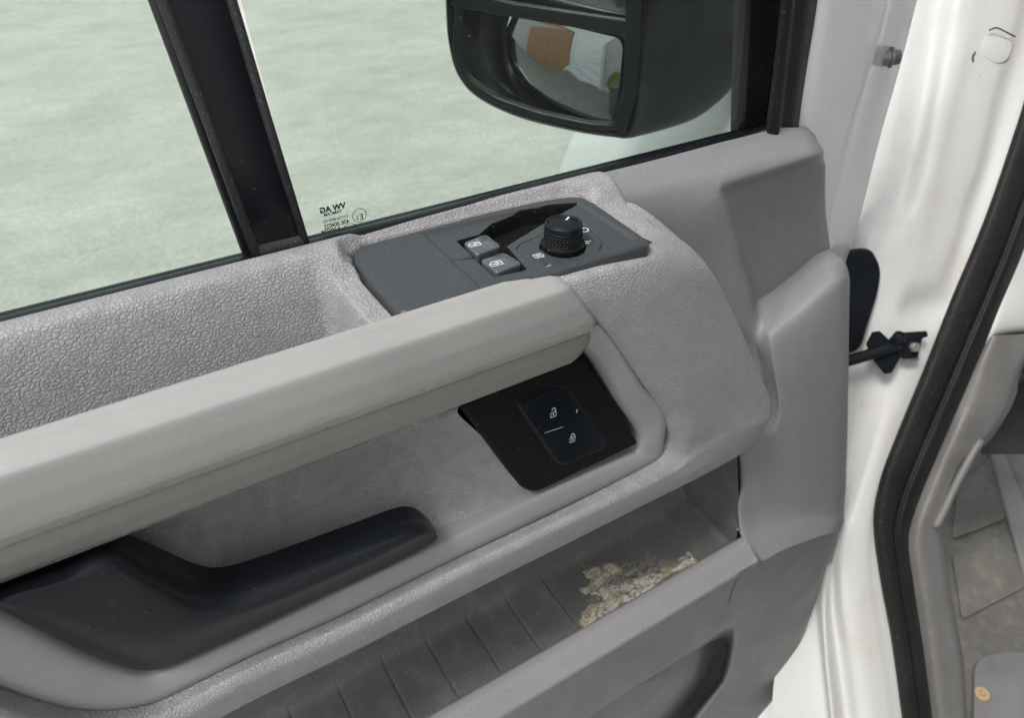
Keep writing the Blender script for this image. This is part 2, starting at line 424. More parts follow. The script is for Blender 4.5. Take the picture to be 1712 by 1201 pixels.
def mat_mat():
    b = NB('dirty_rubber_floor')
    n = b.noise(9, 6, 0.65, None, 0.5)
    c = b.mix(b.ramp(n, [(0.38, 0.0), (0.66, 1.0)]), (0.095, 0.091, 0.084), (0.135, 0.127, 0.11))
    c = b.mix(b.math('MULTIPLY', b.ramp(b.noise(45, 5, .7), [(0.48, 0.0), (0.74, 1.0)]), 0.35), c, (0.26, 0.235, 0.18))
    b.set(base_color=c, roughness=0.75, normal=b.bump(b.noise(180, 3), 0.0008)); return b.m
M['floor'] = mat_mat()

# ------------------------------------------------------------------ ground
g = mesh('ground', [(-60, -60, 0), (60, -60, 0), (60, 60, 0), (-60, 60, 0)], [(0, 1, 2, 3)])
link('ground', g, M['ground'], None, False, kind='structure')

M['asphalt'] = mat_plastic('worn_asphalt', (0.185, 0.175, 0.16), 0.85, 60, 0.004, dust=0.4, dustc=(.25, .24, .2), thr=.6, dscale=5, var=.3, spec=.2)
link('driveway', mesh('driveway', [(-45, -20, .004), (-1.9, -20, .004), (-1.9, 30, .004), (-45, 30, .004)], [(0, 1, 2, 3)]), M['asphalt'], None, False, kind='structure')

# ================================================================== VAN DOOR
door = thing('van_door', 'open white van door seen from inside, with grey grained trim and black switches', 'van door', (0.68, 0.46, 0.0))

ZP = -.2325
def xy(u, v, z=-.2325):
    p = PZ(u, v, z); return (p.x, p.y)
SWO = [(590,421),(612,403),(700,382),(800,357),(900,335),(945,328),(975,328),(995,338),(1086,401),(1082,407),(950,447),(800,487),(680,523),(668,520),(592,434)]
# ---- deck: window sill, hollow tray and armrest top (one moulding, height over X and Y)
def build_deck():
    xs = np.concatenate([np.arange(-0.42, 0.100, 0.003), np.arange(0.100, 0.135, 0.001), np.arange(0.135, 0.345, 0.003), np.arange(0.345, 0.383, 0.001)])
    ys = np.concatenate([np.arange(0.3415, 0.38, 0.003), np.arange(0.38, 0.4445, 0.0011)])
    X, Y = np.meshgrid(xs, ys)
    sill = -0.2235 - 0.0035*sstep(0.434, 0.4445, Y) - 0.012*sstep(0.428, 0.400, Y)
    top = sill - 0.004*sstep(0.415, 0.395, Y)
    # hollow between X=-0.12 and 0.118
    wx = sstep(-0.185, -0.075, X - 0.35*(Y-0.40)) * (1 - sstep(0.1075, 0.1215, X))
    wy = 1 - sstep(0.388, 0.4235, Y)
    Z = top - 0.074*wx*wy
    Z = Z - 0.006*sstep(-0.10, -0.30, X)*sstep(0.42, 0.36, Y)
    # seat of the switch panel
    sp = polysdf(X, Y, [xy(*p) for p in SWO])
    q = sstep(0.0105, 0.0015, sp)*(X > 0.112)
    Z = np.where(X > 0.112, Z*(1-q) + np.minimum(Z, ZP-.0008)*q, Z) - 0.016*sstep(0.0012, -0.0008, sp)
    # right end of the armrest rolls off
    end = 0.352 - 0.35*(Y-0.40)*0
    Z = Z - 0.05*sstep(0.350, 0.382, X)**1.6*sstep(0.444, 0.425, Y) - 0.014*sstep(0.350, 0.372, X)
    Z = Z - 0.004*sstep(0.350, 0.3415, Y) - 0.012*sstep(0.380, 0.350, Y)*sstep(0.326, 0.342, X)
    B = np.stack([X, Y, Z + CAMZ], -1)
    o = link('upper_trim', mesh('upper_trim', *grid_mesh(B)), M['leather'], door)
    return o
build_deck()

# ---- armrest pad, wraps round the bright frame
inner = [(925,452,.3435),(944,470,.331),(975,508,.326),(1012,552,.327),(1070,637,.331),(1112,705,.334),(1117,738,.336),(1095,768,.3365),(930,855,.3365),(750,940,.3365),(575,1028,.3365),(400,1107,.3365),(275,1168,.3365),(180,1188,.3365),(0,1150,.3365),(-90,1105,.3365)]
m1 =    [(980,436,.3435),(1000,456,.3295),(1040,500,.323),(1085,565,.322),(1140,650,.322),(1160,715,.323),(1150,758,.325),(1112,785,.326),(938,869,.325),(757,955,.325),(582,1043,.325),(405,1124,.325),(290,1185,.325),(180,1215,.325),(0,1180,.325),(-90,1140,.325)]
m2 =    [(1035,421,.3435),(1078,438,.331),(1122,480,.327),(1172,560,.327),(1215,650,.327),(1222,715,.325),(1180,752,.323),(1122,795,.322),(944,882,.3205),(764,970,.3205),(590,1060,.3205),(410,1145,.3205),(300,1205,.3205),(180,1240,.3205),(0,1210,.3205),(-90,1170,.3205)]
m3 =    [(1078,409,.3435),(1122,412,.342),(1170,452,.335),(1215,535,.334),(1258,640,.332),(1272,705,.329),(1225,745,.325),(1135,800,.322),(950,893,.322),(770,983,.322),(595,1072,.322),(415,1158,.322),(305,1220,.322),(180,1260,.322),(0,1240,.322),(-90,1200,.322)]
out =   [(1090,405,.3445),(1132,398,.354),(1183,446,.344),(1226,527,.342),(1268,622,.340),(1288,695,.338),(1240,758,.336),(1140,812,.330),(958,903,.330),(778,993,.330),(604,1082,.330),(420,1172,.330),(310,1232,.330),(180,1280,.330),(0,1260,.330),(-90,1230,.330)]
def back(r, dx, dy, dz):
    return [PY(*p) + Vector((dx, dy, dz)) for p in r]
rowsP = [back(inner, 0, .006, 0), back(inner, 0, 0.0015, 0), [PY(*p) for p in m1], [PY(*p) for p in m2], [PY(*p) for p in m3], [PY(*p) for p in out]]
wz = {0: (0, .035, -.006), 1: (0, .04, -.001), 2: (0.0, .04, -.004), 3: (.002, .035, -.008)}
wrap = [PY(*p) + Vector(wz.get(i, (0.004, 0.03, -0.002) if i > 5 else (0.002, 0.03, -0.012))) for i, p in enumerate(out)]
wrap[0] = D(.330, .390, -.2440); wrap[1] = D(.3575, .402, -.2390); wrap[2] = D(.366, .388, -.2520)
wrap2 = [PY(*p) + (Vector((0.004, 0.10, 0.0)) if i > 5 else Vector((-0.04, 0.08, -0.01))) for i, p in enumerate(out)]
rowsP += [wrap, wrap2]
surf('armrest_pad', rowsP, 260, 70, M['leather'], door, fu=pchip)

# ---- smooth frame ring round the recess
fi = [(935,545,.350),(958,570,.346),(990,600,.344),(1030,668,.343),(1068,738,.342),(1060,756,.342),(890,830,.342),(730,908,.342),(560,988,.342),(400,1064,.342),(262,1122,.342),(200,1115,.342),(0,1022,.342),(-90,977,.342)]
fo = [(985,518,.3325),(1012,550,.3295),(1030,575,.329),(1072,640,.3315),(1115,712,.334),(1108,763,.3355),(930,855,.336),(750,941,.336),(575,1029,.336),(400,1108,.336),(275,1170,.336),(180,1190,.336),(0,1152,.336),(-90,1107,.336)]
def mixr(a_, b_, t, dy=0.0):
    return [PY(p[0]*(1-t)+q[0]*t, p[1]*(1-t)+q[1]*t, p[2]*(1-t)+q[2]*t+dy) for p, q in zip(a_, b_)]
rowsF = [back(fi, 0, .035, .004), [PY(*p)+Vector((0,.003,0)) for p in fi], mixr(fi, fo, .12, -.0015), mixr(fi, fo, .5, -.003), mixr(fi, fo, .86, -.0025), mixr(fi, fo, .97, 0.0005), back(fo, 0, .006, 0)]
surf('recess_frame', rowsF, 220, 44, M['frame'], door, fu=pchip)

# ---- grained bowl behind the pull handle
def QY(u, v, Y): return PY(u, v, .345+(Y-.345)*.66)
bowl = [
 [D(-.30,.385,-.325), D(-.06,.388,-.325), D(0.05,.393,-.325), D(.12,.393,-.325), D(.165,.370,-.325), D(.20,.36,-.325)],
 [QY(-60,960,.40), QY(230,880,.408), QY(420,830,.418), QY(600,765,.418), QY(700,725,.395), QY(765,690,.365)],
 [QY(-60,990,.40), QY(250,915,.400), QY(430,880,.413), QY(620,810,.410), QY(740,760,.390), QY(800,725,.362)],
 [QY(-60,1020,.39), QY(280,945,.385), QY(450,925,.400), QY(660,850,.388), QY(770,800,.378), QY(838,765,.357)],
 [QY(-60,1060,.37), QY(300,1000,.365), QY(480,985,.372), QY(700,885,.366), QY(800,832,.362), QY(872,815,.350)],
 [QY(-60,1100,.344), QY(330,1093,.344), QY(560,990,.344), QY(735,908,.344), QY(840,856,.344), QY(905,826,.346)],
]
surf('handle_recess', bowl, 120, 70, M['leather'], door, fu=catmull)

# ---- trim strip (grab bar)
def build_strip():
    prof = [(.3460,-.250),(.3434,-.2340),(.3420,-.2325),(.3410,-.2327),(.3350,-.2362),(.3275,-.2406),(.3264,-.2414),(.3256,-.2428),(.3244,-.2500),(.3234,-.2600),(.3234,-.2700),(.3240,-.2745),(.3256,-.2780),(.3290,-.2840),(.3298,-.2850),(.3312,-.2856),(.338,-.2858)]
    t0, t1 = -.2325, -.285
    rows = []
    for (y, z) in prof:
        f = (z-t0)/(t1-t0); xe = 0.2435 + (0.2785-0.2435)*f
        rows.append([D(x, y, z) for x in (-.45, -.2, 0, .15, xe-.0012)] + [D(xe-.0002, y+.0004, z), D(xe, y+.0016, z), D(xe, y+.016, z)])
    surf('trim_strip', rows, 60, 130, M['strip'], door, fu=pchip)
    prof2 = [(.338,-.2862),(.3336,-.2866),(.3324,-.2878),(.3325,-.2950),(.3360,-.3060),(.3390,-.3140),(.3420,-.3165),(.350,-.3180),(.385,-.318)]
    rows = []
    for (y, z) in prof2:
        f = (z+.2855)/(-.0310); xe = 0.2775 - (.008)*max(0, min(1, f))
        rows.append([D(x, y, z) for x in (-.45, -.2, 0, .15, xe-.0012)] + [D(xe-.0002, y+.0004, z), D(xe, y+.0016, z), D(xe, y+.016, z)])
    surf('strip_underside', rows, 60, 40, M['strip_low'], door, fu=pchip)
build_strip()

# ---- switch panel: height map with its scoops
def build_switch_panel():
    o2 = [(590,421),(612,403),(700,382),(800,357),(900,335),(945,328),(975,328),(995,338),(1086,401),(1082,407),(950,447),(800,487),(680,523),(668,520),(592,434)]
    outl = [xy(*p) for p in o2]
    # smooth outline
    xs = np.arange(0.115, 0.3245, 0.00045); ys = np.arange(0.325, 0.433, 0.00045)
    X, Y = np.meshgrid(xs, ys)
    d = polysdf(X, Y, outl)
    Z = np.full(X.shape, ZP) - 0.0016*sstep(-0.0035, 0.0, d)**2 - 0.016*sstep(-0.0002, 0.0018, d)
    inn = [xy(*p) for p in [(706,389),(800,367),(900,345),(967,337),(985,348),(1062,398),(940,437),(802,478)]]
    di = polysdf(X, Y, inn)
    Z -= 0.0022*sstep(0.0012, -0.0012, di)
    # switch well
    wl = [xy(*p) for p in [(745,396),(803,384),(822,372),(866,354),(965,338),(845,409),(905,441),(822,468),(790,452)]]
    scoop = [xy(*p) for p in [(764,398),(801,388),(822,370),(868,352),(915,343),(964,338),(900,374),(846,407),(880,446),(826,458),(800,434)]]
    ds = polysdf(X, Y, scoop)
    Z -= 0.011*sstep(0.0004, -0.0032, ds)
    slot = [xy(*p) for p in [(752,431),(800,421),(845,407),(848,418),(800,427)]]
    Z -= 0.006*sstep(0.0002, -0.0015, polysdf(X, Y, slot))
    # dial seat
    c = xy(941, 408)
    r = np.hypot(X-c[0], Y-c[1])
    Z -= 0.003*sstep(0.0160, 0.0148, r)
    # engraved dial outline
    ln = [(897,441),(864,411),(869,404),(903,389),(930,375),(960,365),(979,370),(1003,391),(1008,403),(1003,412)]
    dl = np.full(X.shape, 1e9)
    for a_, b_ in zip(ln[:-1], ln[1:]):
        (ax, ay), (bx, by) = xy(*a_), xy(*b_)
        t = np.clip(((X-ax)*(bx-ax)+(Y-ay)*(by-ay))/((bx-ax)**2+(by-ay)**2), 0, 1)
        dl = np.minimum(dl, np.hypot(X-ax-t*(bx-ax), Y-ay-t*(by-ay)))
    Z -= 0.0014*sstep(0.0007, 0.0003, dl)
    B = np.stack([X, Y, Z+CAMZ], -1)
    mk = d < 0.0030
    o = link('switch_panel', mesh('switch_panel', *grid_mesh(B, mk)), M['switchbase'], door)
    o.data.materials.append(M['deepblack'])
    dark = (ds < 0.0005)
    fm = (mk[:-1, :-1] & mk[:-1, 1:] & mk[1:, 1:] & mk[1:, :-1]).reshape(-1)
    df = dark[:-1, :-1].reshape(-1)[fm]
    o.data.polygons.foreach_set('material_index', df.astype(int).tolist())
    return o
swp = build_switch_panel()
# dark gap shadow line under the panel: a skirt
# window switches
def key(pts, dz0, dz1, name):
    P3 = [PZ(u, v, ZP+dz) for (u, v), dz in zip(pts, (dz0, dz0, dz1, dz1))]
    P3 = roundpoly(P3, .0035, 5)
    return prism(name, P3, (0, 0, -.010), M['key'], swp, .0012, 3)
k1 = key([(774,405),(797,426),(839,411),(812,391)], -.0011, -.0015, 'window_switch')
k2 = key([(802,434),(830,456),(874,440),(843,421)], -.0011, -.0015, 'window_switch')
def plane_basis(o3, a3, b3):
    ex = (a3-o3).normalized(); ey = (b3-o3); ey = (ey - ex*ey.dot(ex)).normalized(); return ex, ey
def ribbon(name, paths, o3, ex, ey, wd, mat, parent, lift=.0002):
    """flat strokes: list of (points, closed) in local 2D metres"""
    nz = ex.cross(ey).normalized(); vs, fs = [], []
    for pts, closed in paths:
        P = [Vector((x, y)) for x, y in pts]; N = len(P); base = len(vs)
        for i, p in enumerate(P):
            if closed: a_, b_ = P[i-1], P[(i+1) % N]
            else: a_, b_ = P[max(i-1, 0)], P[min(i+1, N-1)]
            t = (b_-a_); t = t.normalized() if t.length > 1e-9 else Vector((1, 0)); nn = Vector((-t.y, t.x))
            for s in (-.5, .5):
                q = p + nn*wd*s; vs.append(o3 + ex*q.x + ey*q.y + nz*lift)
        for i in range(N if closed else N-1):
            j = (i+1) % N; fs.append((base+2*i, base+2*j, base+2*j+1, base+2*i+1))
    return link(name, mesh(name, vs, fs), mat, parent, False)
def circ(cx, cy, r, n=24, a0=0, a1=360, ry=None):
    ry = ry or r
    return [(cx+r*math.cos(math.radians(a0+(a1-a0)*i/n)), cy+ry*math.sin(math.radians(a0+(a1-a0)*i/n))) for i in range(n+1)]
def text_mesh(name, s, size, o3, ex, ey, mat, parent, align='LEFT', sx=1.0, bold=0.0, lift=.0002):
    cu = bpy.data.curves.new(name, 'FONT'); cu.body = s; cu.size = size; cu.align_x = align; cu.offset = bold; cu.resolution_u = 3
    t = bpy.data.objects.new(name, cu); COL.objects.link(t)
    dg = bpy.context.evaluated_depsgraph_get(); me = bpy.data.meshes.new_from_object(t.evaluated_get(dg))
    bpy.data.objects.remove(t)
    nz = ex.cross(ey).normalized()
    for v in me.vertices:
        v.co = o3 + ex*v.co.x*sx + ey*v.co.y + nz*lift
    return link(name, me, mat, parent, False)
# icons on the keys: window outline with arrows
def win_icon(o3, ex, ey, s, parent):
    p = [([(-1,-.75),(-1,.15),(-.45,.8),(.95,.8),(1,.65),(1,-.65),(.9,-.75)], True),
         ([(-.95,-.05),(-.35,-.05),(.95,.0)], False), ([(-.30,-.15),(.0,-.55),(.32,-.15)], False),
         ([(.05,.28),(.35,.60),(.65,.28)], False)]
    p = [([(x*s, y*s*.8) for x, y in q], c) for q, c in p]
    return ribbon('window_icon', p, o3, ex, ey, s*.15, M['white_print'], parent)
o1 = PZ(793, 409, ZP-.0011); ex1, ey1 = Vector((1, 0, 0)), Vector((0, 1, 0))
win_icon(o1, (Vector((1, -0.10, 0))).normalized(), (Vector((0.10, 1, 0))).normalized(), .0042, k1)
o2_ = PZ(829, 441, ZP-.0011)
win_icon(o2_, (Vector((1, -0.10, 0))).normalized(), (Vector((0.10, 1, 0))).normalized(), .0042, k2)
# pale outline rims of the clear caps
for kk, pts in ((k1, [(794,399),(812,393),(834,410),(815,417)]), (k2, [(825,429),(843,423),(868,440),(850,447)])):
    q = roundpoly([PZ(u, v, ZP-.0012) for u, v in pts], .003, 5)
    base = q[0]
    ribbon('cap_edge', [([((p-base).x, (p-base).y) for p in q], True)], base, Vector((1,0,0)), Vector((0,1,0)), 0.0003, M['cap_rim'], kk, .0002)

# mirror knob
def build_knob():
    b0 = PZ(941, 408, ZP-.002); R = .0129; H = .0150
    n, m_ = 320, 64
    vs, fs = [], []
    rows = []
    for i in range(m_+1):
        h = H*i/m_
        r = R*(1.02-.03*i/m_)
        rows.append((r, h, .22*H < h < .74*H))
    for (r, h, kn) in rows:
        for k in range(n):
            an = 2*math.pi*k/n
            rr = r
            if kn:
                ph = math.sin(an*32+ (math.pi/2 if int(h/(H*.13)) % 2 else 0)); pv = math.sin(h/(H*.13)*math.pi)
                rr += .0010*max(0, ph)*abs(pv) - .0006
            if abs(h-.17*H) < .0006 or abs(h-.80*H) < .0004: rr -= .0005
            vs.append(b0 + Vector((rr*math.cos(an), rr*math.sin(an), h)))
    prof = [(R*.985, H+.0004), (R*.955, H+.0011), (R*.90, H+.0014), (R*.82, H+.0012), (R*.80, H+.0004), (R*.775, H+.0004), (R*.76, H+.0010), (R*.4, H+.0011), (R*.01, H+.0011)]
    for (r, h) in prof:
        for k in range(n):
            an = 2*math.pi*k/n; vs.append(b0 + Vector((r*math.cos(an), r*math.sin(an), h)))
    T = len(rows)+len(prof)
    for i in range(T-1):
        for k in range(n): fs.append((i*n+k, i*n+(k+1) % n, (i+1)*n+(k+1) % n, (i+1)*n+k))
    kb = link('mirror_knob', mesh('mirror_knob', vs, fs), M['black'], swp)
    lathe('knob_collar', [(R*1.18, -.001), (R*1.18, .0012), (R*1.12, .0018), (R*1.0, .0019)], b0, (0, 0, 1), M['deepblack'], swp)
    top = b0 + Vector((0, 0, H+.0012))
    d_ = Vector((.75, .45, 0)).normalized()
    ribbon('knob_mark', [([(.0035, 0), (.0085, 0)], False)], top, d_, Vector((-d_.y, d_.x, 0)), .0011, M['white_print'], swp, .0002)
    return b0
kb0 = build_knob()
zf = ZP - .0022
def deck_pt(u, v): return PZ(u, v, zf)
tx, ty = Vector((.62, .78, 0)).normalized(), Vector((-.78, .62, 0)).normalized()
ribbon('zero_mark', [([(x, y*.72) for x, y in circ(0, 0, .0031, 20)], True)], deck_pt(978, 385), tx, ty, .0008, M['white_print'], swp, .0003)
text_mesh('letter_mark', 'R', .0088, deck_pt(984, 409), Vector((.80, .60, 0)).normalized(), Vector((-.60, .80, 0)).normalized(), M['white_print'], swp, bold=.0002, lift=.0003)
for (u, v) in ((971, 389), (979, 408)):
    link('dot_mark', mesh('dot_mark', [deck_pt(u, v)+Vector((x, y, .0004)) for x, y in circ(0, 0, .0009, 12)[:-1]], [tuple(range(12))]), M['white_print'], swp, False)
fo3 = deck_pt(901, 428)
ribbon('fold_mirror_icon', [([(-.0035,.0026),(.0030,.0026),(.0030,-.0012),(.0018,-.0028),(-.0024,-.0028),(-.0035,-.0012)], True), ([(-.002,.0012),(.0018,.0012)], False), ([(-.002,-.0001),(.0018,-.0001)], False), ([(-.002,-.0014),(.0016,-.0014)], False), ([(.0018,-.0028),(.0018,-.0036)], False)], fo3, Vector((1, 0, 0)), Vector((0, 1, 0)), .0006, M['white_print'], swp, .0003)

# ---- lock switch plate
La, Lb, Lc = PY(766,681,.3505), PY(978,598,.3505), PY(890,827,.3395)
Ln = (Lb-La).cross(Lc-La).normalized()
if Ln.y > 0: Ln = -Ln
def PLK(u, v, off=0.0): return PN(u, v, La + Ln*off, Ln)
pl = [PLK(*p) for p in [(770,680),(976,599),(1030,678),(1067,742),(892,826),(866,808)]]
pl = roundpoly(pl, [.003,.003,.02,.005,.008,.006], 5)
lock = prism('lock_switch_plate', pl, -Ln*.012, M['deepblack'], door, .0016, 3)
# dark sloping left flank of the plate
fl = [[PLK(764,676,-.001), PLK(800,720,-.001), PLK(868,806,-.001), PLK(890,828,-.002)],
      [PLK(772,676,.0008), PLK(812,720,.0008), PLK(884,812,.0008), PLK(897,826,0)]]
def bt(pts, r, off): return roundpoly([PLK(u, v, off) for u, v in pts], r, 6)
bpts = [(861,673),(930,646),(948,652),(1013,740),(1008,747),(946,776),(930,772)]
br = [.004, .003, .004, .004, .003, .005, .005]
gap = prism('button_gap', bt([(858,672),(934,643),(951,650),(1016,741),(1010,750),(945,779),(927,774)], br, .0002), Ln*.0004, M['gap'], lock, 0)
but = prism('lock_button', bt(bpts, br, .0004), Ln*.0024, M['button'], lock, .0011, 4)
bx = (PLK(948,712)-PLK(903,727)).normalized(); by = (bx.cross(Ln)).normalized()
if by.z < 0: by = -by
bo = .0031
ribbon('button_line', [([(-.0085, 0), (.0085, 0)], False)], PLK(926, 719, bo), bx, by, .00055, M['grey_print'], but)
def pad(u, v, opened):
    s = .0024; o3 = PLK(u, v, bo)
    e1 = (bx + by*.05).normalized()
    body = ([(-s,-s*1.1),(s,-s*1.1),(s,s*.55),(-s,s*.55)], True)
    if opened: sh = ([(s*.62,s*.55)]+[(x+s*.0, y) for x, y in circ(0, s*1.5, s*.62, 12, 0, 200)], False)
    else: sh = ([(s*.62,s*.55)]+circ(0, s*1.35, s*.62, 12, 0, 180)+[(-s*.62,s*.55)], False)
    ribbon('padlock_icon', [body, sh, ([(0, s*.05), (0, -s*.6)], False)], o3, e1, by, s*.24, M['white_print'], but)
    ribbon('keyhole_icon', [([(0, s*.10), (0, -s*.25)], False)], o3, e1, by, s*.5, M['white_print'], but, .0003)
pad(925, 692, True); pad(957, 734, False)
# little chip at the right border of the button, its reflection painted in white
ribbon('chip_glint', [([(0, .0012), (0.0002, 0), (.0001, -.0018)], False)], PLK(964, 687, bo), bx, by, .0007, M['white_print'], but)

# ---- door pull handle
ht = [(-90,1025,.350),(0,982,.348),(100,944,.347),(180,908,.346),(250,930,.350),(330,964,.352),(375,971,.350),(450,950,.347),(600,895,.345),(680,866,.344),(706,868,.344),(728,886,.344)]
h1 = [(-90,1032,.340),(0,990,.338),(100,955,.337),(190,925,.336),(258,950,.339),(330,982,.340),(380,988,.338),(455,966,.336),(604,908,.334),(688,876,.334),(712,878,.335),(729,890,.339)]
h2 = [(-90,1045,.333),(0,1003,.331),(105,975,.329),(200,958,.328),(262,985,.329),(330,1012,.330),(385,1012,.329),(465,985,.328),(612,923,.327),(690,887,.327),(714,886,.329),(729,892,.336)]
h3 = [(-90,1000,.331),(0,1008,.329),(110,1030,.327),(215,1058,.326),(265,1060,.326),(335,1048,.326),(395,1028,.325),(480,998,.325),(628,932,.325),(698,897,.326),(716,892,.329),(729,895,.336)]
h4 = [(-90,985,.336),(0,1013,.334),(105,1060,.332),(205,1100,.331),(262,1107,.331),(335,1080,.331),(400,1052,.331),(488,1012,.331),(640,942,.331),(702,910,.332),(720,901,.334),(730,897,.338)]
h5 = [(-90,982,.345),(0,1016,.344),(105,1067,.343),(203,1110,.342),(262,1117,.342),(335,1089,.342),(402,1059,.342),(490,1018,.342),(644,947,.342),(706,915,.342),(723,905,.342),(731,898,.342)]
rowsH = [back(ht, 0, .012, 0)] + [[PY(*p) for p in r] for r in (ht, h1, h2, h3, h4, h5)] + [back(h5, 0, .012, 0)]
surf('pull_handle', rowsH, 140, 70, M['black'], door, fu=catmull)

# ---- glass, seals, divider
YG = .462
def YGp(u, v, y=YG): return PY(u, v, y)
def gpane(name, pts, **kw):
    P3 = [YGp(u, v) for u, v in pts]
    return prism(name, P3, (0, .004, 0), M['glass'], door, 0, **kw)
gpane('window_glass', [(-140,640),(-140,-200),(225,-200),(300,-20),(445,470)])
qp = gpane('quarter_glass', [(400,-20),(335,-200),(1330,-200),(1305,0),(1275,230),(525,450)])
# sill seals: inner lip and the outer one seen through the glass
def strip_x(name, x0, x1, prof, mat, **kw):
    rows = [[D(x, y, z) for x in np.linspace(x0, x1, 12)] for y, z in prof]
    return surf(name, rows, 30, 24, mat, door, fv=pchip, **kw)
strip_x('inner_sill_seal', -.5, .588, [(.446,-.255),(.4462,-.2345),(.4475,-.2318),(.4520,-.2306),(.4575,-.2310),(.4612,-.2330),(.4618,-.255)], M['window_black'])
strip_x('outer_sill_seal', -.5, .60, [(.4665,-.26),(.4668,-.2420),(.469,-.2385),(.476,-.2380),(.484,-.243),(.488,-.252),(.489,-.27)], M['window_black'])
surf('door_skin', [[D(x, y, z) for x in (-.6, -.3, .2, .68)] for y, z in ((.489,-.255),(.494,-.27),(.500,-.40),(.505,-.70),(.505,-1.1),(.49,-1.25))], 20, 20, M['paint'], door)
# divider post
def post(name, pl_, pr_, y0, y1, mat, bev=.002):
    P3 = [YGp(*pl_[0], y0), YGp(*pr_[0], y0), YGp(*pr_[1], y0), YGp(*pl_[1], y0)]
    return prism(name, P3, (0, y1-y0, 0), mat, door, bev, 3)
divp = post('window_divider', [(195,-200),(432,455)], [(327,-200),(514,430)], .447, .482, M['window_black'], .003)
tube('divider_seal', [YGp(p[0], p[1], .4475) for p in [(188,-200),(270,-5),(352,215),(431,432)]], .0032, M['edge_rubber'], divp, 8)
tube('divider_seal', [YGp(p[0], p[1], .4475) for p in [(322,-200),(387,0),(450,210),(512,412)]], .0030, M['edge_rubber'], divp, 8)
post('divider_channel', [(180,-200),(421,455)], [(190,-200),(432,455)], .458, .474, M['gap'], 0)
# dust lump at the foot of the divider
fd = [[D(x, .4455+.001*math.sin(i*2.1), z) for i, x in enumerate(np.linspace(PY(436,430,.446).x, PY(512,410,.446).x, 7))] for z in (-.235, -.2265)]
base_l, base_r = PY(428, 428, .446), PY(514, 408, .446)
surf('divider_foot', [[base_l.lerp(base_r, t)+Vector((0, dy, dz)) for t in np.linspace(0, 1, 9)] for dy, dz in ((.0, -.006), (-.001, .003), (.002, .0075), (.006, .009))], 30, 10, M['edge_rubber'], door)

# front post of the window: dark ceramic band behind the glass, seal, white frame
post('front_channel', [(1264,-200),(1246,230)], [(1320,-200),(1296,230)], .468, .488, M['window_black'], .001)
surf('front_post_seal', [[PY(1320,-200,.448),PY(1305,0,.448),PY(1293,110,.448),PY(1279,220,.448)],
      [PY(1323,-200,.443),PY(1308,0,.443),PY(1296,110,.443),PY(1282,222,.443)],
      [PY(1345,-200,.440),PY(1324,0,.440),PY(1312,110,.440),PY(1300,226,.440)],
      [PY(1352,-200,.446),PY(1332,0,.446),PY(1319,110,.446),PY(1306,226,.446)],
      [PY(1365,-200,.446),PY(1345,0,.446),PY(1332,110,.446),PY(1318,226,.446)],
      [PY(1382,-200,.452),PY(1362,0,.452),PY(1346,110,.452),PY(1330,226,.452)],
      [PY(1395,-200,.47),PY(1372,0,.47),PY(1352,110,.47),PY(1336,226,.47)]], 20, 40, M['rubber'], door)
wf = [[PY(1384,-200,.474),PY(1356,0,.474),PY(1340,110,.474),PY(1326,200,.474),PY(1330,330,.474),PY(1360,480,.474),PY(1380,620,.474)],
      [PY(1392,-200,.458),PY(1364,0,.458),PY(1346,110,.458),PY(1332,205,.458),PY(1338,330,.458),PY(1366,480,.458),PY(1384,620,.458)],
      [PY(1425,-200,.451),PY(1390,0,.451),PY(1374,110,.451),PY(1362,215,.451),PY(1362,330,.451),PY(1376,480,.451),PY(1390,620,.451)],
      [PY(1500,-200,.453),PY(1455,0,.453),PY(1432,110,.453),PY(1408,215,.453),PY(1390,330,.453),PY(1386,440,.453),PY(1396,620,.453)],
      [PY(1525,-200,.459),PY(1480,0,.459),PY(1452,110,.459),PY(1424,215,.459),PY(1400,330,.459),PY(1391,430,.459),PY(1400,620,.459)],
      [PY(1535,-200,.474),PY(1492,0,.474),PY(1463,110,.474),PY(1433,215,.474),PY(1410,330,.474),PY(1396,430,.474),PY(1402,620,.474)],
      [PY(1580,-200,.505),PY(1527,0,.505),PY(1500,110,.505),PY(1470,215,.505),PY(1442,330,.505),PY(1420,430,.505),PY(1404,620,.505)],
      [PY(1584,-200,.515),PY(1531,0,.515),PY(1504,110,.515),PY(1474,215,.515),PY(1446,330,.515),PY(1423,430,.515),PY(1404,620,.515)],
      [PY(1560,-200,.535),PY(1500,0,.535),PY(1480,110,.535),PY(1450,215,.535),PY(1430,330,.535),PY(1410,430,.535),PY(1400,620,.535)]]
surf('door_frame', wf, 60, 60, M['paint'], door)
# bolt on the edge of the frame
bp = PY(1480, 96, .487); bax = (PY(1495, 90, .480) - bp).normalized(); bax = Vector((.75, -.65, .08)).normalized()
lathe('hinge_bolt', [(.0085, -.010), (.0085, .004), (.0105, .0045), (.0105, .0065), (.0080, .007), (.0078, .013), (.0070, .0142), (.0048, .0142), (.0040, .008), (.0005, .008)], bp, bax, M['steel'], door, 24)

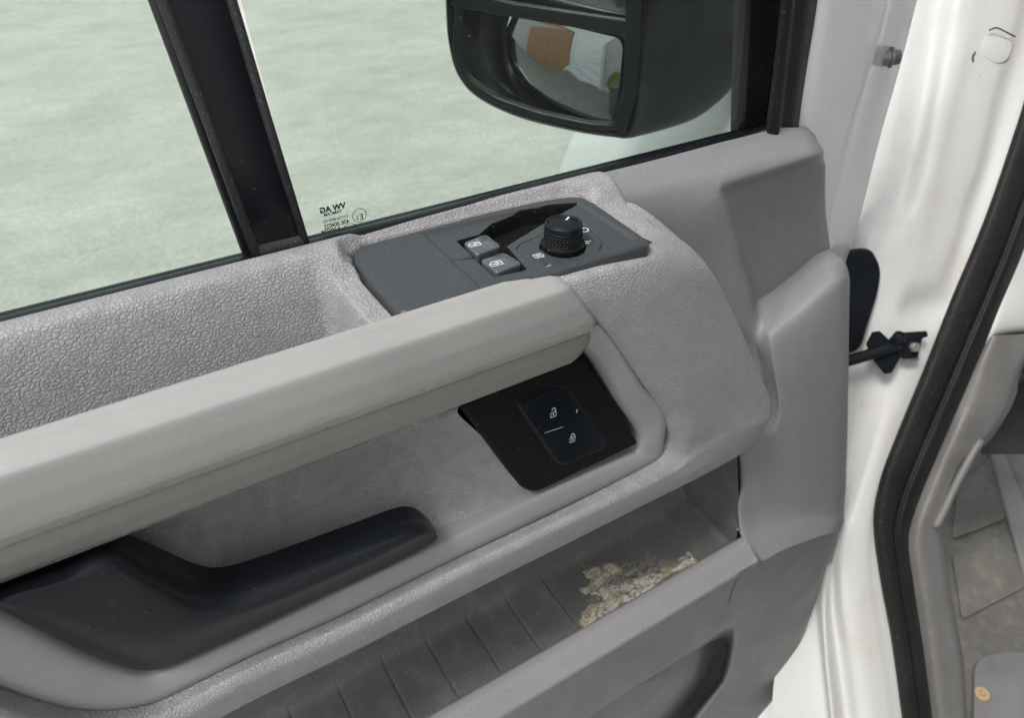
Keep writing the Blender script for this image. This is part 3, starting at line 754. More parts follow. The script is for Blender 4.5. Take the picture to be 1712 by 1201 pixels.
# ---- glass marking (reads from outside, so it is mirrored from here)
gx, gz = Vector((-1, 0, 0)), Vector((0, 0, 1))
def gt(s, u, v, h, sx=1.0, bold=0.0):   # u,v: right end of the line, at its baseline (the text starts there)
    text_mesh('glass_marking', s, h, PY(u, v, YG-.0006), gx, gz, M['dark_print'], qp, sx=sx, bold=bold, lift=0)
gt('VW AG', 578, 347, .0056, .98, .00028)
gt('TAMCAM', 572, 355, .0031, 1.0, .0001)
gt('DOT766 M350 AS2', 582, 363, .0028, .80, .00005)
gt('43R-004025', 584, 373, .0046, .80, .00012)
gt('E 000794', 569, 383, .0034, 1.05, .0001)
ce = PY(601, 360, YG-.0006)
ribbon('glass_marking', [(circ(0, 0, .0050, 32)[:-1], True)], ce, gx, gz, .00045, M['dark_print'], qp, 0)
gt('E', 608, 366, .0060, .9, .0001); gt('2', 600, 366, .0038, .9, .0001)
ce = PY(586, 386, YG-.0006)
ribbon('glass_marking', [(circ(0, 0, .0055, 32)[:-1], True)]+[([(x, -.001+.0004*k), (x+.0016, .0022), (x+.0026, .0010)], False) for k, x in enumerate((-.0045, -.0022, .0001, .0024))], ce, gx, gz, .00045, M['dark_print'], qp, 0)

# ---- right-hand card with the stepped block
card = [
 [(960,300,.4435),(1100,266,.4445),(1212,236,.4445),(1230,232,.4445),(1290,216,.4445),(1330,213,.446),(1345,212,.449),(1350,214,.470)],
 [(962,308,.437),(1100,276,.4385),(1208,250,.439),(1226,246,.439),(1290,230,.439),(1342,221,.440),(1358,226,.444),(1364,230,.470)],
 [(975,345,.418),(1100,318,.418),(1194,296,.417),(1214,291,.417),(1290,268,.419),(1352,250,.420),(1370,252,.426),(1374,256,.465)],
 [(985,370,.413),(1105,350,.412),(1196,318,.411),(1214,308,.413),(1290,283,.415),(1356,262,.416),(1371,262,.424),(1374,268,.465)],
 [(995,385,.411),(1108,370,.410),(1199,336,.408),(1222,326,.4185),(1292,301,.421),(1358,278,.422),(1372,276,.425),(1375,280,.465)],
 [(1040,470,.410),(1130,450,.405),(1226,430,.402),(1250,420,.4235),(1306,394,.426),(1364,366,.427),(1375,362,.431),(1379,365,.465)],
 [(1070,540,.408),(1160,530,.400),(1248,512,.393),(1271,500,.4235),(1318,466,.426),(1372,422,.427),(1382,418,.431),(1388,416,.465)],
 [(1085,570,.406),(1170,560,.398),(1256,545,.389),(1277,528,.397),(1322,489,.399),(1386,434,.401),(1396,432,.400),(1402,434,.455)],
 [(1090,590,.404),(1180,590,.396),(1264,577,.385),(1284,565,.373),(1328,528,.372),(1398,468,.374),(1411,462,.380),(1416,462,.445)],
 [(1100,620,.402),(1190,620,.394),(1270,607,.382),(1292,600,.3645),(1334,566,.3630),(1401,505,.366),(1413,498,.373),(1416,500,.440)],
 [(1130,690,.40),(1220,690,.388),(1286,690,.366),(1302,690,.3545),(1345,680,.3505),(1402,650,.3530),(1412,645,.360),(1415,645,.430)],
 [(1230,752,.40),(1235,752,.3665),(1262,760,.3545),(1300,765,.3460),(1345,770,.3410),(1399,770,.3440),(1409,770,.351),(1413,770,.420)],
 [(1236,805,.40),(1240,805,.3570),(1266,810,.3460),(1302,815,.3390),(1345,820,.3340),(1396,825,.3360),(1407,825,.343),(1411,825,.410)],
]
cardr = [[PY(*p) for p in r] for r in card]
def rowD(a1, px):
    return a1 + [PY(*p) for p in px]
cardr += [
 rowD([PY(1238,866,.40), D(.5015,.340,-.612)], [(1266,868,.3320),(1303,868,.3265),(1345,868,.3220),(1394,868,.3240),(1405,868,.331),(1409,868,.400)]),
 rowD([PY(1240,885,.40), D(.4990,.3285,-.634)], [(1262,904,.3190),(1304,896,.3140),(1345,890,.3110),(1391,886,.3140),(1401,884,.323),(1405,884,.395)]),
 rowD([D(.470,.3000,-.650), D(.4990,.3005,-.650)], [(1275,938,.3035),(1306,922,.3035),(1345,906,.3045),(1388,892,.3100),(1398,892,.320),(1402,892,.39)]),
 rowD([D(.470,.3000,-.664), D(.4990,.3000,-.664)], [(1280,956,.3010),(1310,938,.3020),(1345,920,.3040),(1386,900,.3110),(1396,900,.320),(1400,900,.385)]),
 rowD([D(.470,.3048,-.765), D(.4990,.3048,-.765)], [(1270,1013,.3058),(1305,990,.3063),(1342,968,.3078),(1376,943,.3138),(1386,942,.323),(1390,942,.385)]),
]
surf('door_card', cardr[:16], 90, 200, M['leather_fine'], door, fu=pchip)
surf('lower_card', cardr[15:], 90, 40, M['card'], door, fu=pchip)  # card below the crease, shade of the down-facing front included in its grey
# lip of the lower storage pocket
def lip():
    prof = [(.345,-.72),(.333,-.655),(.3300,-.642),(.3260,-.6380),(.3215,-.638),(.3036,-.6490),(.3005,-.6515),(.3001,-.655),(.3050,-.765),(.308,-.776),(.318,-.782)]
    rows = [[D(x, y, z) for x in (-.30, 0, .2, .35, .470, .5005)] for y, z in prof]
    surf('pocket_lip', rows[:8], 60, 60, M['leather_fine'], door)
    surf('pocket_front', rows[7:], 60, 20, M['card'], door)  # lower plastic; shade of the down-facing front is put into its darker grey
lip()
# inner liner of the storage pocket: ribbed floor, back wall, end wall
def liner():
    xs = np.arange(-.30, .53, .0012); gx0 = .159; sp = .0475
    t = np.linspace(0, 1, 60)
    # path: front wall bottom -> floor -> back wall
    path = np.array([(.3315,-.650),(.3335,-.670),(.344,-.678),(.352,-.6805),(.365,-.681),(.400,-.681),(.418,-.679),(.428,-.670),(.434,-.655),(.440,-.62),(.446,-.55),(.440,-.46),(.42,-.44)])
    s = np.concatenate([[0], np.cumsum(np.hypot(*np.diff(path, axis=0).T))])
    si = np.linspace(0, s[-1], 110); pr = pchip(s, path, si)
    X = np.tile(xs, (len(si), 1)); Y = np.tile(pr[:, :1], (1, len(xs))); Z = np.tile(pr[:, 1:2], (1, len(xs)))
    k = (X-gx0)/sp; dd = np.abs(k-np.round(k))*sp
    gr = sstep(.0016, .0004, dd)*sstep(.350, .354, Y)*sstep(.428, .418, Y)*(X < .35)
    Z = Z - .0016*gr
    # alternate plates sit a touch higher
    Z = Z + .0009*((np.floor(k) % 2) == 0)*sstep(.350, .354, Y)*sstep(.428, .418, Y)*(X < .35)*sstep(.0006, .0016, dd)
    # end of the pocket rises to the right
    en = sstep(.40, .53, X); Z = Z + .010*en*sstep(-.60, -.68, Z)
    # broad dents
    Z = Z + .0015*np.sin(X*40)*np.sin(Y*70)*(Z < -.66)
    B = np.stack([X, Y, Z+CAMZ], -1)
    link('pocket_liner', mesh('pocket_liner', *grid_mesh(B)), M['pocket'], door)
    surf('pocket_end_wall', [[D(.507, y, z), D(.509, y+.01, z), D(.512, .39, z), D(.514, .45, z)] for y, z in ((.372,-.50), (.362,-.55), (.348,-.60), (.340,-.64), (.332,-.70))], 10, 10, M['pocket'], door)
    b = lathe('moulding_stud', [(.0042, 0), (.0042, .0014), (.0034, .0019), (.0022, .0017), (.0019, .0008), (.0005, .0008)], PZ(864, 1080, -.681), (0, 0, 1), M['pocket'], door, 20)
liner()
# lower fascia and the lower map pocket
lowf = [
 [D(.400,.3050,-.765), PY(1228,1027,.3062), PY(1270,1011,.306), PY(1305,988,.3065), PY(1342,966,.308), PY(1376,941,.3140), PY(1386,940,.323)],
 [PY(1212,1068,.350), PY(1228,1052,.313), PY(1258,1036,.310), PY(1300,1010,.309), PY(1340,986,.310), PY(1370,965,.315), PY(1384,965,.38)],
 [PY(1214,1092,.355), PY(1226,1085,.315), PY(1255,1080,.311), PY(1295,1070,.311), PY(1330,1050,.312), PY(1353,1030,.317), PY(1366,1030,.38)],
 [PY(1204,1132,.355), PY(1216,1130,.317), PY(1245,1130,.313), PY(1280,1125,.313), PY(1310,1115,.313), PY(1332,1105,.318), PY(1342,1105,.38)],
 [PY(1158,1192,.355), PY(1170,1195,.319), PY(1205,1200,.314), PY(1240,1200,.314), PY(1268,1195,.315), PY(1290,1195,.319), PY(1300,1195,.38)],
 [PY(1046,1328,.355), PY(1060,1330,.320), PY(1100,1330,.315), PY(1140,1330,.315), PY(1190,1330,.315), PY(1215,1330,.319), PY(1225,1330,.38)],
]
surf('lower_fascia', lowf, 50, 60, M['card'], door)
mp = [
 [D(.0,.335,-.775), D(.15,.335,-.775), D(.28,.335,-.775), D(.36,.338,-.775), D(.415,.345,-.775), D(.47,.35,-.775)],
 [D(.0,.325,-.80), D(.15,.325,-.80), D(.28,.327,-.80), PY(1162,1082,.333), PY(1187,1075,.360), PY(1245,1066,.40)],
 [D(.0,.322,-.84), D(.15,.322,-.84), PY(1010,1175,.325), PY(1150,1130,.330), PY(1182,1127,.360), PY(1235,1126,.40)],
 [D(.0,.32,-.88), D(.12,.32,-.88), PY(960,1230,.325), PY(1095,1198,.330), PY(1132,1198,.357), PY(1205,1200,.40)],
 [D(.0,.32,-.98), D(.10,.32,-.98), PY(830,1330,.325), PY(960,1330,.330), PY(1000,1330,.355), PY(1095,1330,.40)],
]
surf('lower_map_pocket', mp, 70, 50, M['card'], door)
surf('void_backing', [[D(x, y, z) for x in (-.4, 0, .3, .60 if z < -.8 else .645)] for y, z in ((.450,-.30), (.450,-.5), (.450,-.79), (.432, -.83), (.432, -1.0), (.432, -1.2))], 12, 12, M['gap'], door, thick=.004)  # added near-black sheet standing for the dark hollow behind the card
reparent_keep(door)

# ---- crust in the pocket
def crust():
    vs, fs = [], []
    rng = np.random.RandomState(3)
    xs = np.arange(.30, .475, .0011); ys = np.arange(.344, .408, .0011)
    X, Y = np.meshgrid(xs, ys)
    def blob(u, v, r, h):
        p = PZ(u, v, -.679); return h*np.exp(-(((X-p.x)**2+(Y-p.y)**2)/(r*r)))
    H = blob(1000,960,.011,.010)+blob(1025,950,.009,.008)+blob(985,990,.009,.007)+blob(1000,1020,.010,.006)+blob(985,1038,.010,.005)
    for t in np.linspace(0, 1, 9): H += blob(1010+145*t, 990-48*t, .007, .007)
    for t in np.linspace(0, 1, 6): H += blob(1020+70*t, 1008-25*t, .006, .0045)
    n = np.zeros(X.shape)
    for f, a_ in ((100, 1), (210, .9), (420, .6), (800, .35)):
        for _ in range(3):
            th = rng.uniform(0, 6.28); ph = rng.uniform(0, 6.28); n += a_*np.sin(f*(X*math.cos(th)+Y*math.sin(th))+ph+2*np.sin(f*.4*(X*math.sin(th)-Y*math.cos(th))))
    n /= 4
    Hh = H*(.9+.5*n) - .0014 + .0008*n
    en = sstep(.40, .53, X)*.010
    base = -.681 + en
    Z = base + np.maximum(Hh, -.001)
    B = np.stack([X, Y, Z+CAMZ], -1)
    o = link('dried_residue', mesh('dried_residue', *grid_mesh(B, Hh > -.0004)), M['crust'], None, kind='stuff', label='crusty whitish dried residue stuck to the floor of the door pocket', category='residue')
    return o
crust()

# ================================================================== DOOR MIRROR (part of the door, outside the glass)
MC = PY(900, 95, .75)
MN = Vector((-.83, -.55, .03)).normalized()
def PM(u, v, off=0.0): return PN(u, v, MC + MN*off, MN)
rim0 = [(748,-260),(746,-60),(748,20),(752,70),(765,118),(795,155),(860,188),(950,212),(1020,224),(1052,222),(1068,150),(1076,40),(1085,-260)]
def cen(r):
    A = [PM(u, v) for u, v in r]; s = Vector((0, 0, 0))
    for p in A: s += p
    return s/len(A)
def build_mirror():
    r0 = [PM(u, v, .012) for u, v in rim0]
    r00 = [PM(u*.97+.03*910, v*.95+.05*20, .004) for u, v in rim0]
    r1 = [PM(u, v, -.002) for u, v in [(746,-260),(744,-60),(746,22),(751,74),(766,124),(797,161),(862,194),(952,218),(1024,229),(1062,226),(1082,150),(1092,40),(1100,-260)]]
    back_px = [(800,-260),(800,-60),(815,20),(835,70),(860,110),(905,150),(970,185),(1050,210),(1110,214),(1165,196),(1215,140),(1230,40),(1230,-260)]
    r2 = [PM(u, v, -.07) for u, v in back_px]
    bk2 = [(930,-260),(930,-60),(950,0),(970,30),(990,60),(1030,95),(1080,130),(1140,155),(1200,150),(1235,118),(1262,60),(1275,10),(1275,-260)]
    r3 = [PM(u, v, -.12) for u, v in bk2]
    c4 = PM(1230, -40, -.13); r4 = [c4 + (p-c4)*.35 for p in r3]
    rows = [r00, r0, r1, r2, r3, r4]
    return surf('door_mirror', rows, 90, 60, M['mirror_black'], door, fu=catmull)
mir = build_mirror()
def glass_patch(name, top, bot, left_r, bulge_R, c_uv):
    pass
def mirror_glass(px, off, Rr, tilt=(0, 0)):
    poly = roundpoly([PM(u, v, off) for u, v in px], .008, 6)
    ex = MN.cross(Vector((0, 0, 1))).normalized(); ey = ex.cross(MN).normalized()
    if ey.z < 0: ey = -ey
    c = Vector((0, 0, 0))
    for p in poly: c += p
    c /= len(poly)
    vs, fs = [c.copy()], []
    N = len(poly); K = 14
    for k in range(1, K+1):
        for p in poly:
            q = c + (p-c)*(k/K); d = q-c; x, y = d.dot(ex), d.dot(ey)
            vs.append(q - MN*((x*x+y*y)/(2*Rr)) + MN*(x*tilt[0]+y*tilt[1]))
    for i in range(N): fs.append((0, 1+i, 1+(i+1) % N))
    for k in range(K-1):
        for i in range(N):
            a_ = 1+k*N+i; b_ = 1+k*N+(i+1) % N; fs.append((a_, a_+N, b_+N, b_))
    o = link('mirror_glass', mesh('mirror_glass', vs, fs), M['mirror'], mir)
    nn = o.data.polygons[0].normal
    print('mirror centre', c, 'ray refl', (c-C0).normalized().reflect(MN))
    return o, c
g1, gc1 = mirror_glass([(782,16),(1040,60),(1047,75),(1040,150),(1026,205),(985,203),(905,184),(835,158),(790,125),(775,90)], -.008, .62, (-.225, 0.0))
g2, gc2 = mirror_glass([(770,-260),(1060,-260),(1060,10),(1052,25),(870,-3),(770,-25)], .004, 1.6, (-.13, 0.10))
# inner surround and cross bar
def loop_tube(px, off, r, name='mirror_rim', flat=1.0):
    return tube(name, roundpoly([PM(u, v, off) for u, v in px], .012, 6), r, M['mirror_black'], mir, 8, True)
loop_tube([(768,0),(1046,50),(1056,70),(1050,150),(1034,212),(985,209),(900,190),(828,165),(780,130),(763,90)], .010, .0055)
prism('mirror_crossbar', [PM(u, v, .006) for u, v in [(760,-22),(868,2),(1055,30),(1056,58),(1040,56),(785,14),(760,8)]], MN*.010, M['mirror_black'], mir, .003, 3)
post_ = [PM(u, v, .004) for u, v in [(1050,-260),(1085,-260),(1078,40),(1070,150),(1050,222),(1030,214),(1046,150),(1050,60)]]
prism('mirror_pillar', post_, MN*.012, M['mirror_black'], mir, .003, 3)
# arm to the door
tube('mirror_arm', [PM(1180,-120,-.10), PM(1215,-20,-.11), PM(1262,-10,-.13), PY(1300,-5,.50)], [.05, .045, .035, .03], M['mirror_black'], mir, 16, smooth_n=14)
prism('arm_cover', roundpoly([PM(u, v, -.055) for u, v in [(1165,-120),(1262,-120),(1262,38),(1250,48),(1180,55),(1165,40)]], .01, 4), MN*.012, M['black'], mir, .003, 3)
tube('housing_seam', [PM(1075,205,-.015), PM(1085,170,-.02), PM(1090,130,-.025), PM(1105,112,-.035), PM(1170,72,-.06)], .0006, M['edge_rubber'], mir, 6, smooth_n=20)
mir.matrix_parent_inverse = Matrix.Translation(-Vector(door.location))

# ================================================================== VAN BODY
body = thing('van', 'white van body beside the open door: painted jamb, black rubber seal and grey footwell', 'van', (0.9, 0.5, 0.0))
# jamb sheet: columns from the door to the seal
jc = [  # rows top to bottom: (v, [ (u, off) ... ])
 (-150, [(1500,-.05),(1560,-.02),(1600,-.012),(1640,.000),(1660,.003),(1700,.004),(1740,.004),(1790,-.002),(1830,.004)]),
 (0,   [(1470,-.05),(1530,-.03),(1570,-.020),(1600,.000),(1622,.004),(1655,.004),(1700,.003),(1730,-.002),(1770,.004)]),
 (60,  [(1460,-.05),(1520,-.03),(1560,-.022),(1588,-.002),(1610,.004),(1640,.004),(1685,.003),(1712,-.002),(1752,.004)]),
 (160, [(1440,-.05),(1500,-.03),(1545,-.022),(1568,-.002),(1588,.004),(1612,.003),(1655,.002),(1682,-.003),(1716,.004)]),
 (280, [(1420,-.05),(1480,-.03),(1520,-.020),(1545,-.001),(1562,.005),(1585,.004),(1628,.002),(1650,-.003),(1676,.004)]),
 (340, [(1410,-.05),(1470,-.026),(1505,-.016),(1530,.000),(1548,.005),(1572,.004),(1606,.002),(1630,-.003),(1657,.004)]),
 (400, [(1400,-.05),(1450,-.012),(1480,-.004),(1510,.003),(1535,.005),(1555,.004),(1590,.002),(1612,-.002),(1638,.004)]),
 (470, [(1395,-.05),(1430,-.010),(1462,.000),(1490,.004),(1515,.005),(1540,.003),(1565,.000),(1590,-.003),(1615,.004)]),
 (515, [(1395,-.05),(1425,-.010),(1455,.000),(1480,.004),(1500,.005),(1520,-.002),(1550,-.008),(1580,-.006),(1596,.004)]),
 (560, [(1390,-.05),(1420,-.012),(1450,-.002),(1475,.004),(1500,.007),(1530,.009),(1555,.008),(1570,.006),(1578,.004)]),
 (640, [(1380,-.05),(1412,-.014),(1440,-.008),(1465,-.002),(1490,.007),(1510,.010),(1528,.009),(1540,.006),(1546,.004)]),
 (740, [(1370,-.05),(1405,-.014),(1425,-.012),(1445,-.004),(1462,.006),(1475,.010),(1490,.009),(1500,.006),(1506,.004)]),
 (830, [(1365,-.05),(1400,-.014),(1412,-.010),(1425,.000),(1437,.008),(1450,.010),(1462,.009),(1468,.006),(1474,.004)]),
 (920, [(1355,-.05),(1372,-.030),(1385,-.012),(1398,.000),(1412,.008),(1430,.010),(1448,.009),(1458,.006),(1468,.004)]),
 (1000,[(1330,-.05),(1362,-.028),(1378,-.010),(1392,-.016),(1408,.004),(1428,.010),(1452,.009),(1466,.006),(1480,.004)]),
 (1100,[(1300,-.05),(1368,-.028),(1382,-.006),(1402,-.018),(1422,.002),(1440,.010),(1468,.009),(1484,.006),(1500,.004)]),
 (1201,[(1290,-.05),(1378,-.028),(1392,-.004),(1415,-.018),(1436,.002),(1455,.010),(1482,.009),(1498,.006),(1512,.004)]),
 (1330,[(1290,-.05),(1388,-.028),(1402,-.004),(1428,-.018),(1450,.002),(1470,.010),(1498,.009),(1512,.006),(1526,.004)]),
]
surf('door_jamb', [[J(u, v, off) for u, off in r] for v, r in jc], 140, 160, M['jamb_paint'], body, fu=catmull, fv=catmull)
# sill skin seen low between door and jamb
surf('sill_panel', [[J(1335,980,-.13), J(1345,975,-.12), J(1360,965,-.09), J(1380,960,-.06)],
                    [J(1305,1060,-.12), J(1325,1060,-.11), J(1352,1050,-.08), J(1392,1040,-.058)],
                    [J(1262,1200,-.11), J(1300,1190,-.10), J(1370,1190,-.07), J(1402,1190,-.055)],
                    [J(1200,1330,-.10), J(1290,1330,-.09), J(1385,1330,-.06), J(1415,1330,-.05)]], 30, 30, M['paint'], body)
# pressed patch in the upper jamb
pp = roundpoly([J(1640,66,.006), J(1655,48,.006), J(1700,62,.006), J(1690,98,.006), J(1672,108,.006), J(1640,92,.006)], .012, 6)
prism('pressed_patch', [p - JN*.0065 for p in pp], JN*.0045, M['jamb_paint'], body, .003, 3)
tube('sealant_crack', [J(1654,50,.0095), J(1665,46,.011), J(1680,52,.011), J(1697,61,.0095)], .0010, M['rubber'], body, 6, smooth_n=14)
tube('sealant_crack', [J(1628,102,.006), J(1626,95,.006), J(1631,86,.006)], .0008, M['rubber'], body, 6, smooth_n=8)
# rubber door seal
sl = [(1790,-120),(1712,168),(1665,312),(1632,400),(1590,500),(1545,615),(1500,725),(1472,800),(1460,870),(1470,960),(1490,1070),(1508,1201),(1525,1330)]
sr = [(1850,-60),(1750,310),(1712,415),(1682,490),(1640,590),(1597,690),(1556,785),(1532,845),(1518,900),(1527,980),(1542,1080),(1558,1201),(1572,1330)]
def seal_row(t, off): return [J(a_[0]*(1-t)+b_[0]*t, a_[1]*(1-t)+b_[1]*t, off) for a_, b_ in zip(sl, sr)]
surf('door_seal', [seal_row(0, .000), seal_row(.02, .014), seal_row(.12, .022), seal_row(.35, .026), seal_row(.55, .024), seal_row(.62, .018), seal_row(.66, .018), seal_row(.72, .022), seal_row(.85, .021), seal_row(.97, .012), seal_row(1.0, -.03)], 120, 60, M['rubber'], body)
# trim inside the seal
il = [(1760,330,-.002),(1690,488,.0),(1642,590,.0),(1600,690,.0),(1556,790,.0),(1532,850,.0),(1520,905,.0),(1529,985,.0),(1545,1085,.0),(1560,1201,.0),(1574,1330,.0)]
ip2 = [(1790,330,.012),(1712,470,.012),(1660,580,.012),(1640,690,.012),(1600,795,.012),(1560,855,.012),(1545,905,.012),(1550,985,.012),(1566,1085,.012),(1580,1201,.012),(1594,1330,.012)]
surf('pillar_upper_trim', [[J(1690,150,-.005), J(1760,150,.004), J(1860,150,-.02)], [J(1655,430,-.005), J(1700,430,.004), J(1800,430,-.02)], [J(1640,590,-.005), J(1664,558,.004), J(1790,548,-.02)], [J(1640,592,-.03), J(1664,562,-.03), J(1790,552,-.05)]], 20, 30, M['interior_light'], body)
ft = [  # grey sill/pillar trim, rows along its height: left, crest, right, fold-down
 [(1648,566,-.004),(1664,561,.006),(1690,560,.004),(1745,556,-.006),(1750,560,-.05)],
 [(1630,600,-.004),(1650,600,.008),(1685,605,.006),(1712,600,-.002),(1722,600,-.05)],
 [(1600,680,-.004),(1625,680,.008),(1655,690,.006),(1678,690,-.002),(1686,690,-.05)],
 [(1582,725,-.004),(1602,725,.008),(1625,733,.006),(1648,733,-.002),(1652,740,-.05)],
 [(1565,765,-.004),(1582,765,.008),(1598,770,.006),(1612,770,-.002),(1616,770,-.05)],
 [(1540,825,-.004),(1556,830,.008),(1570,838,.006),(1584,842,-.002),(1588,842,-.05)],
 [(1522,880,-.004),(1536,885,.008),(1552,885,.006),(1570,880,-.002),(1575,880,-.05)],
 [(1518,930,-.004),(1536,930,.008),(1556,930,.006),(1574,930,-.002),(1580,930,-.05)],
 [(1530,1000,-.004),(1548,1000,.008),(1566,1000,.006),(1586,1000,-.002),(1592,1000,-.05)],
 [(1546,1100,-.004),(1562,1100,.008),(1582,1100,.006),(1604,1100,-.002),(1610,1100,-.05)],
 [(1558,1201,-.004),(1574,1201,.008),(1594,1201,.006),(1612,1201,-.002),(1618,1201,-.05)],
 [(1572,1330,-.004),(1588,1330,.008),(1608,1330,.006),(1626,1330,-.002),(1632,1330,-.05)],
]
surf('sill_trim', [[J(*p) for p in r] for r in ft], 40, 140, M['footwell'], body)
tube('trim_edge_bead', [J(1640,736,.002), J(1625,760,.004), J(1596,815,.005), J(1572,866,.005), J(1562,882,.004)], .0055, M['footwell'], body, 10, smooth_n=20)
# footwell floor and pads
FN = Vector((-.04, -.10, .99)).normalized(); FP = J(1600, 1300, -.07)
def PF(u, v, off=0.0): return PN(u, v, FP + FN*off, FN)
surf('footwell_floor', [[PF(1500,700,-.01), PF(1700,640,-.01), PF(1900,560,-.01)], [PF(1500,1000), PF(1700,1000), PF(1900,1000)], [PF(1500,1340), PF(1700,1340), PF(1900,1340)]], 20, 20, M['floor'], body)
def pad_(px, h, mat='floor', r=.012):
    return prism('floor_pad', roundpoly([PF(u, v, 0) for u, v in px], r, 5), FN*h, M[mat], body, .003, 2)
pad_([(1600,820),(1660,762),(1680,870),(1590,905)], .006)
pad_([(1590,930),(1685,895),(1712,985),(1606,1040)], .008)
pad_([(1670,760),(1740,740),(1760,850),(1712,900),(1690,860)], .008)
pad_([(1625,1105),(1680,1095),(1760,1100),(1760,1340),(1620,1340)], .012, 'footwell', .03)
prism('cable_tunnel', roundpoly([PF(u, v, 0) for u, v in [(1648,745),(1668,745),(1740,930),(1740,1000),(1712,990)]], .01, 4), FN*.016, M['footwell'], body, .004, 3)
surf('footwell_void', [[J(1640,560,-.30), J(1760,540,-.34)], [J(1640,700,-.22), J(1760,700,-.25)], [J(1640,760,-.10), J(1760,760,-.12)]], 10, 10, M['gap'], body)  # near-black sheet in place of the unlit space under the dash
tube('dash_hose', [J(1690,640,-.05), J(1712,630,-.04), J(1740,600,-.03)], .012, M['rubber'], body, 12, smooth_n=10)
lathe('floor_clip', [(.012, .012), (.012, .015), (.0105, .0165), (.0065, .0160), (.0055, .013), (.004, .013), (.003, .016), (.0005, .016)], PF(1636, 1167), FN, NB('tan_clip').set(base_color=(.42, .30, .17), roughness=.5).m, body, 24)
# check strap and its bracket
st = [J(1380,612,.030), J(1420,603,.034), J(1450,594,.034), J(1478,585,.032), J(1500,578,.028)]
tube('check_strap', st, .0085, M['black'], body, 12, smooth_n=16, flat=.75)
dm = [J(u, v, .030) for u, v in [(1457,553),(1484,578),(1494,600),(1478,628),(1462,610),(1450,590),(1445,575)]]
prism('strap_boot', dm, Vector((.012, -.004, 0)), M['black'], body, .003, 3)
prism('strap_bracket', [J(u, v, .026) for u, v in [(1484,566),(1500,556),(1546,553),(1548,562),(1538,566),(1530,598),(1506,600),(1498,592)]], JN*.006, M['black'], body, .002, 2)
lathe('strap_pin', [(.0085, 0), (.0085, .010), (.0075, .0115), (.005, .0118), (.0045, .010), (.0005, .010)], J(1499, 570, .030), (-.1, -.3, 1), M['black'], body, 20)
lathe('bracket_bolt', [(.0095, -.01), (.0095, .004), (.007, .0045), (.0065, .011), (.0055, .012), (.0005, .012)], J(1523, 580, .026), JN, M['bright_steel'], body, 6)
prism('bracket_plate', [J(u, v, .020) for u, v in [(1508,597),(1532,594),(1533,602),(1510,606)]], JN*.006, M['bright_steel'], body, .001, 2)
# rubber gaiter behind the door edge
gp = roundpoly([J(u, v, .002) for u, v in [(1395,430),(1425,414),(1450,416),(1466,450),(1460,490),(1430,585),(1395,595)]], .012, 6)
prism('cable_gaiter', gp, JN*.014, M['black'], body, .006, 3)
# front wing seen through the quarter glass
WD = Vector((.34, .94, 0)).normalized(); WN = Vector((-.94, .34, 0)).normalized(); WP = Vector((.70, .60, CAMZ-.3))
def PW(u, v, off=0.0): return PN(u, v, WP + WN*off, WN)
wing = [[PW(1300,-60,-.10), PW(1150,40,-.10), PW(1010,160,-.09), PW(968,200,-.10)],
        [PW(1300,60,-.03), PW(1150,130,-.03), PW(1010,200,-.03), PW(962,225,-.06)],
        [PW(1300,140,.0), PW(1150,190,.0), PW(1010,235,.0), PW(952,245,-.03)],
        [PW(1300,240,.0), PW(1150,260,.01), PW(1010,290,.01), PW(938,285,-.02)],
        [PW(1300,420,.0), PW(1150,450,.01), PW(1010,480,.01), PW(915,460,-.02)]]
surf('front_wing', wing, 40, 40, M['paint'], body, thick=.01)
# side, roof and far side of the van behind the opening (throw the shade the door stands in)
BD = Vector((-.34, -.94, 0)).normalized(); BI = Vector((.94, -.34, 0)).normalized()
def BP(s_, i_, z): 
    p = Vector((0.68, 0.56, 0)) + BD*s_ + BI*i_; return Vector((p.x, p.y, z))
def slab(name, s0, s1, i0, i1, z0, z1, mat, bev=.02):
    return prism(name, [BP(s0,i0,z0), BP(s1,i0,z0), BP(s1,i1,z0), BP(s0,i1,z0)], (0,0,z1-z0), mat, body, bev, 3)
slab('side_panel', 1.02, 4.3, .02, .12, .45, 2.42, M['paint'])
slab('far_side', .1, 4.3, 1.85, 1.93, .45, 2.42, M['paint'])
slab('roof', .15, 4.3, .03, 1.92, 2.44, 2.52, M['paint'])
slab('cargo_floor', .98, 4.3, .14, 1.83, .55, .62, M['footwell'])
slab('rear_door', 4.32, 4.38, .03, 1.92, .45, 2.42, M['paint'])
slab('bulkhead', 1.3, 1.36, .14, 1.83, .64, 2.42, M['footwell'])
reparent_keep(body)

# ================================================================== the yard behind, seen in the convex mirror
M['wall'] = mat_plastic('painted_block_wall', (0.45, 0.45, 0.43), 0.8, 30, 0.003, dust=0)
M['shutter'] = mat_plastic('white_shutter', (0.78, 0.80, 0.80), 0.45, 60, 0.0005, dust=0)
M['wood'] = mat_plastic('orange_brown_boards', (0.36, 0.17, 0.065), 0.6, 40, 0.002, dust=0, var=.3)
M['leaf'] = NB('yellow_green_leaves').set(base_color=(0.22, 0.28, 0.04), roughness=0.6).m
M['slate'] = mat_plastic('slate_grey_tub', (0.06, 0.068, 0.085), 0.6, 60, 0.001, dust=0)
M['slate0'] = mat_plastic('dark_backing', (0.25, 0.25, 0.25), 0.8, 60, 0.0, dust=0)
M['carpaint'] = mat_plastic('dark_blue_car', (0.012, 0.018, 0.035), 0.25, 60, 0.0, dust=0)
M['orange'] = mat_plastic('orange_plastic', (0.5, 0.11, 0.03), 0.5, 60, 0.0, dust=0)
GM = Matrix(((-.803, .596, 0, -5.4), (.596, .803, 0, .45), (0, 0, 1, 0), (0, 0, 0, 1)))    # along the wall, out of the wall, up
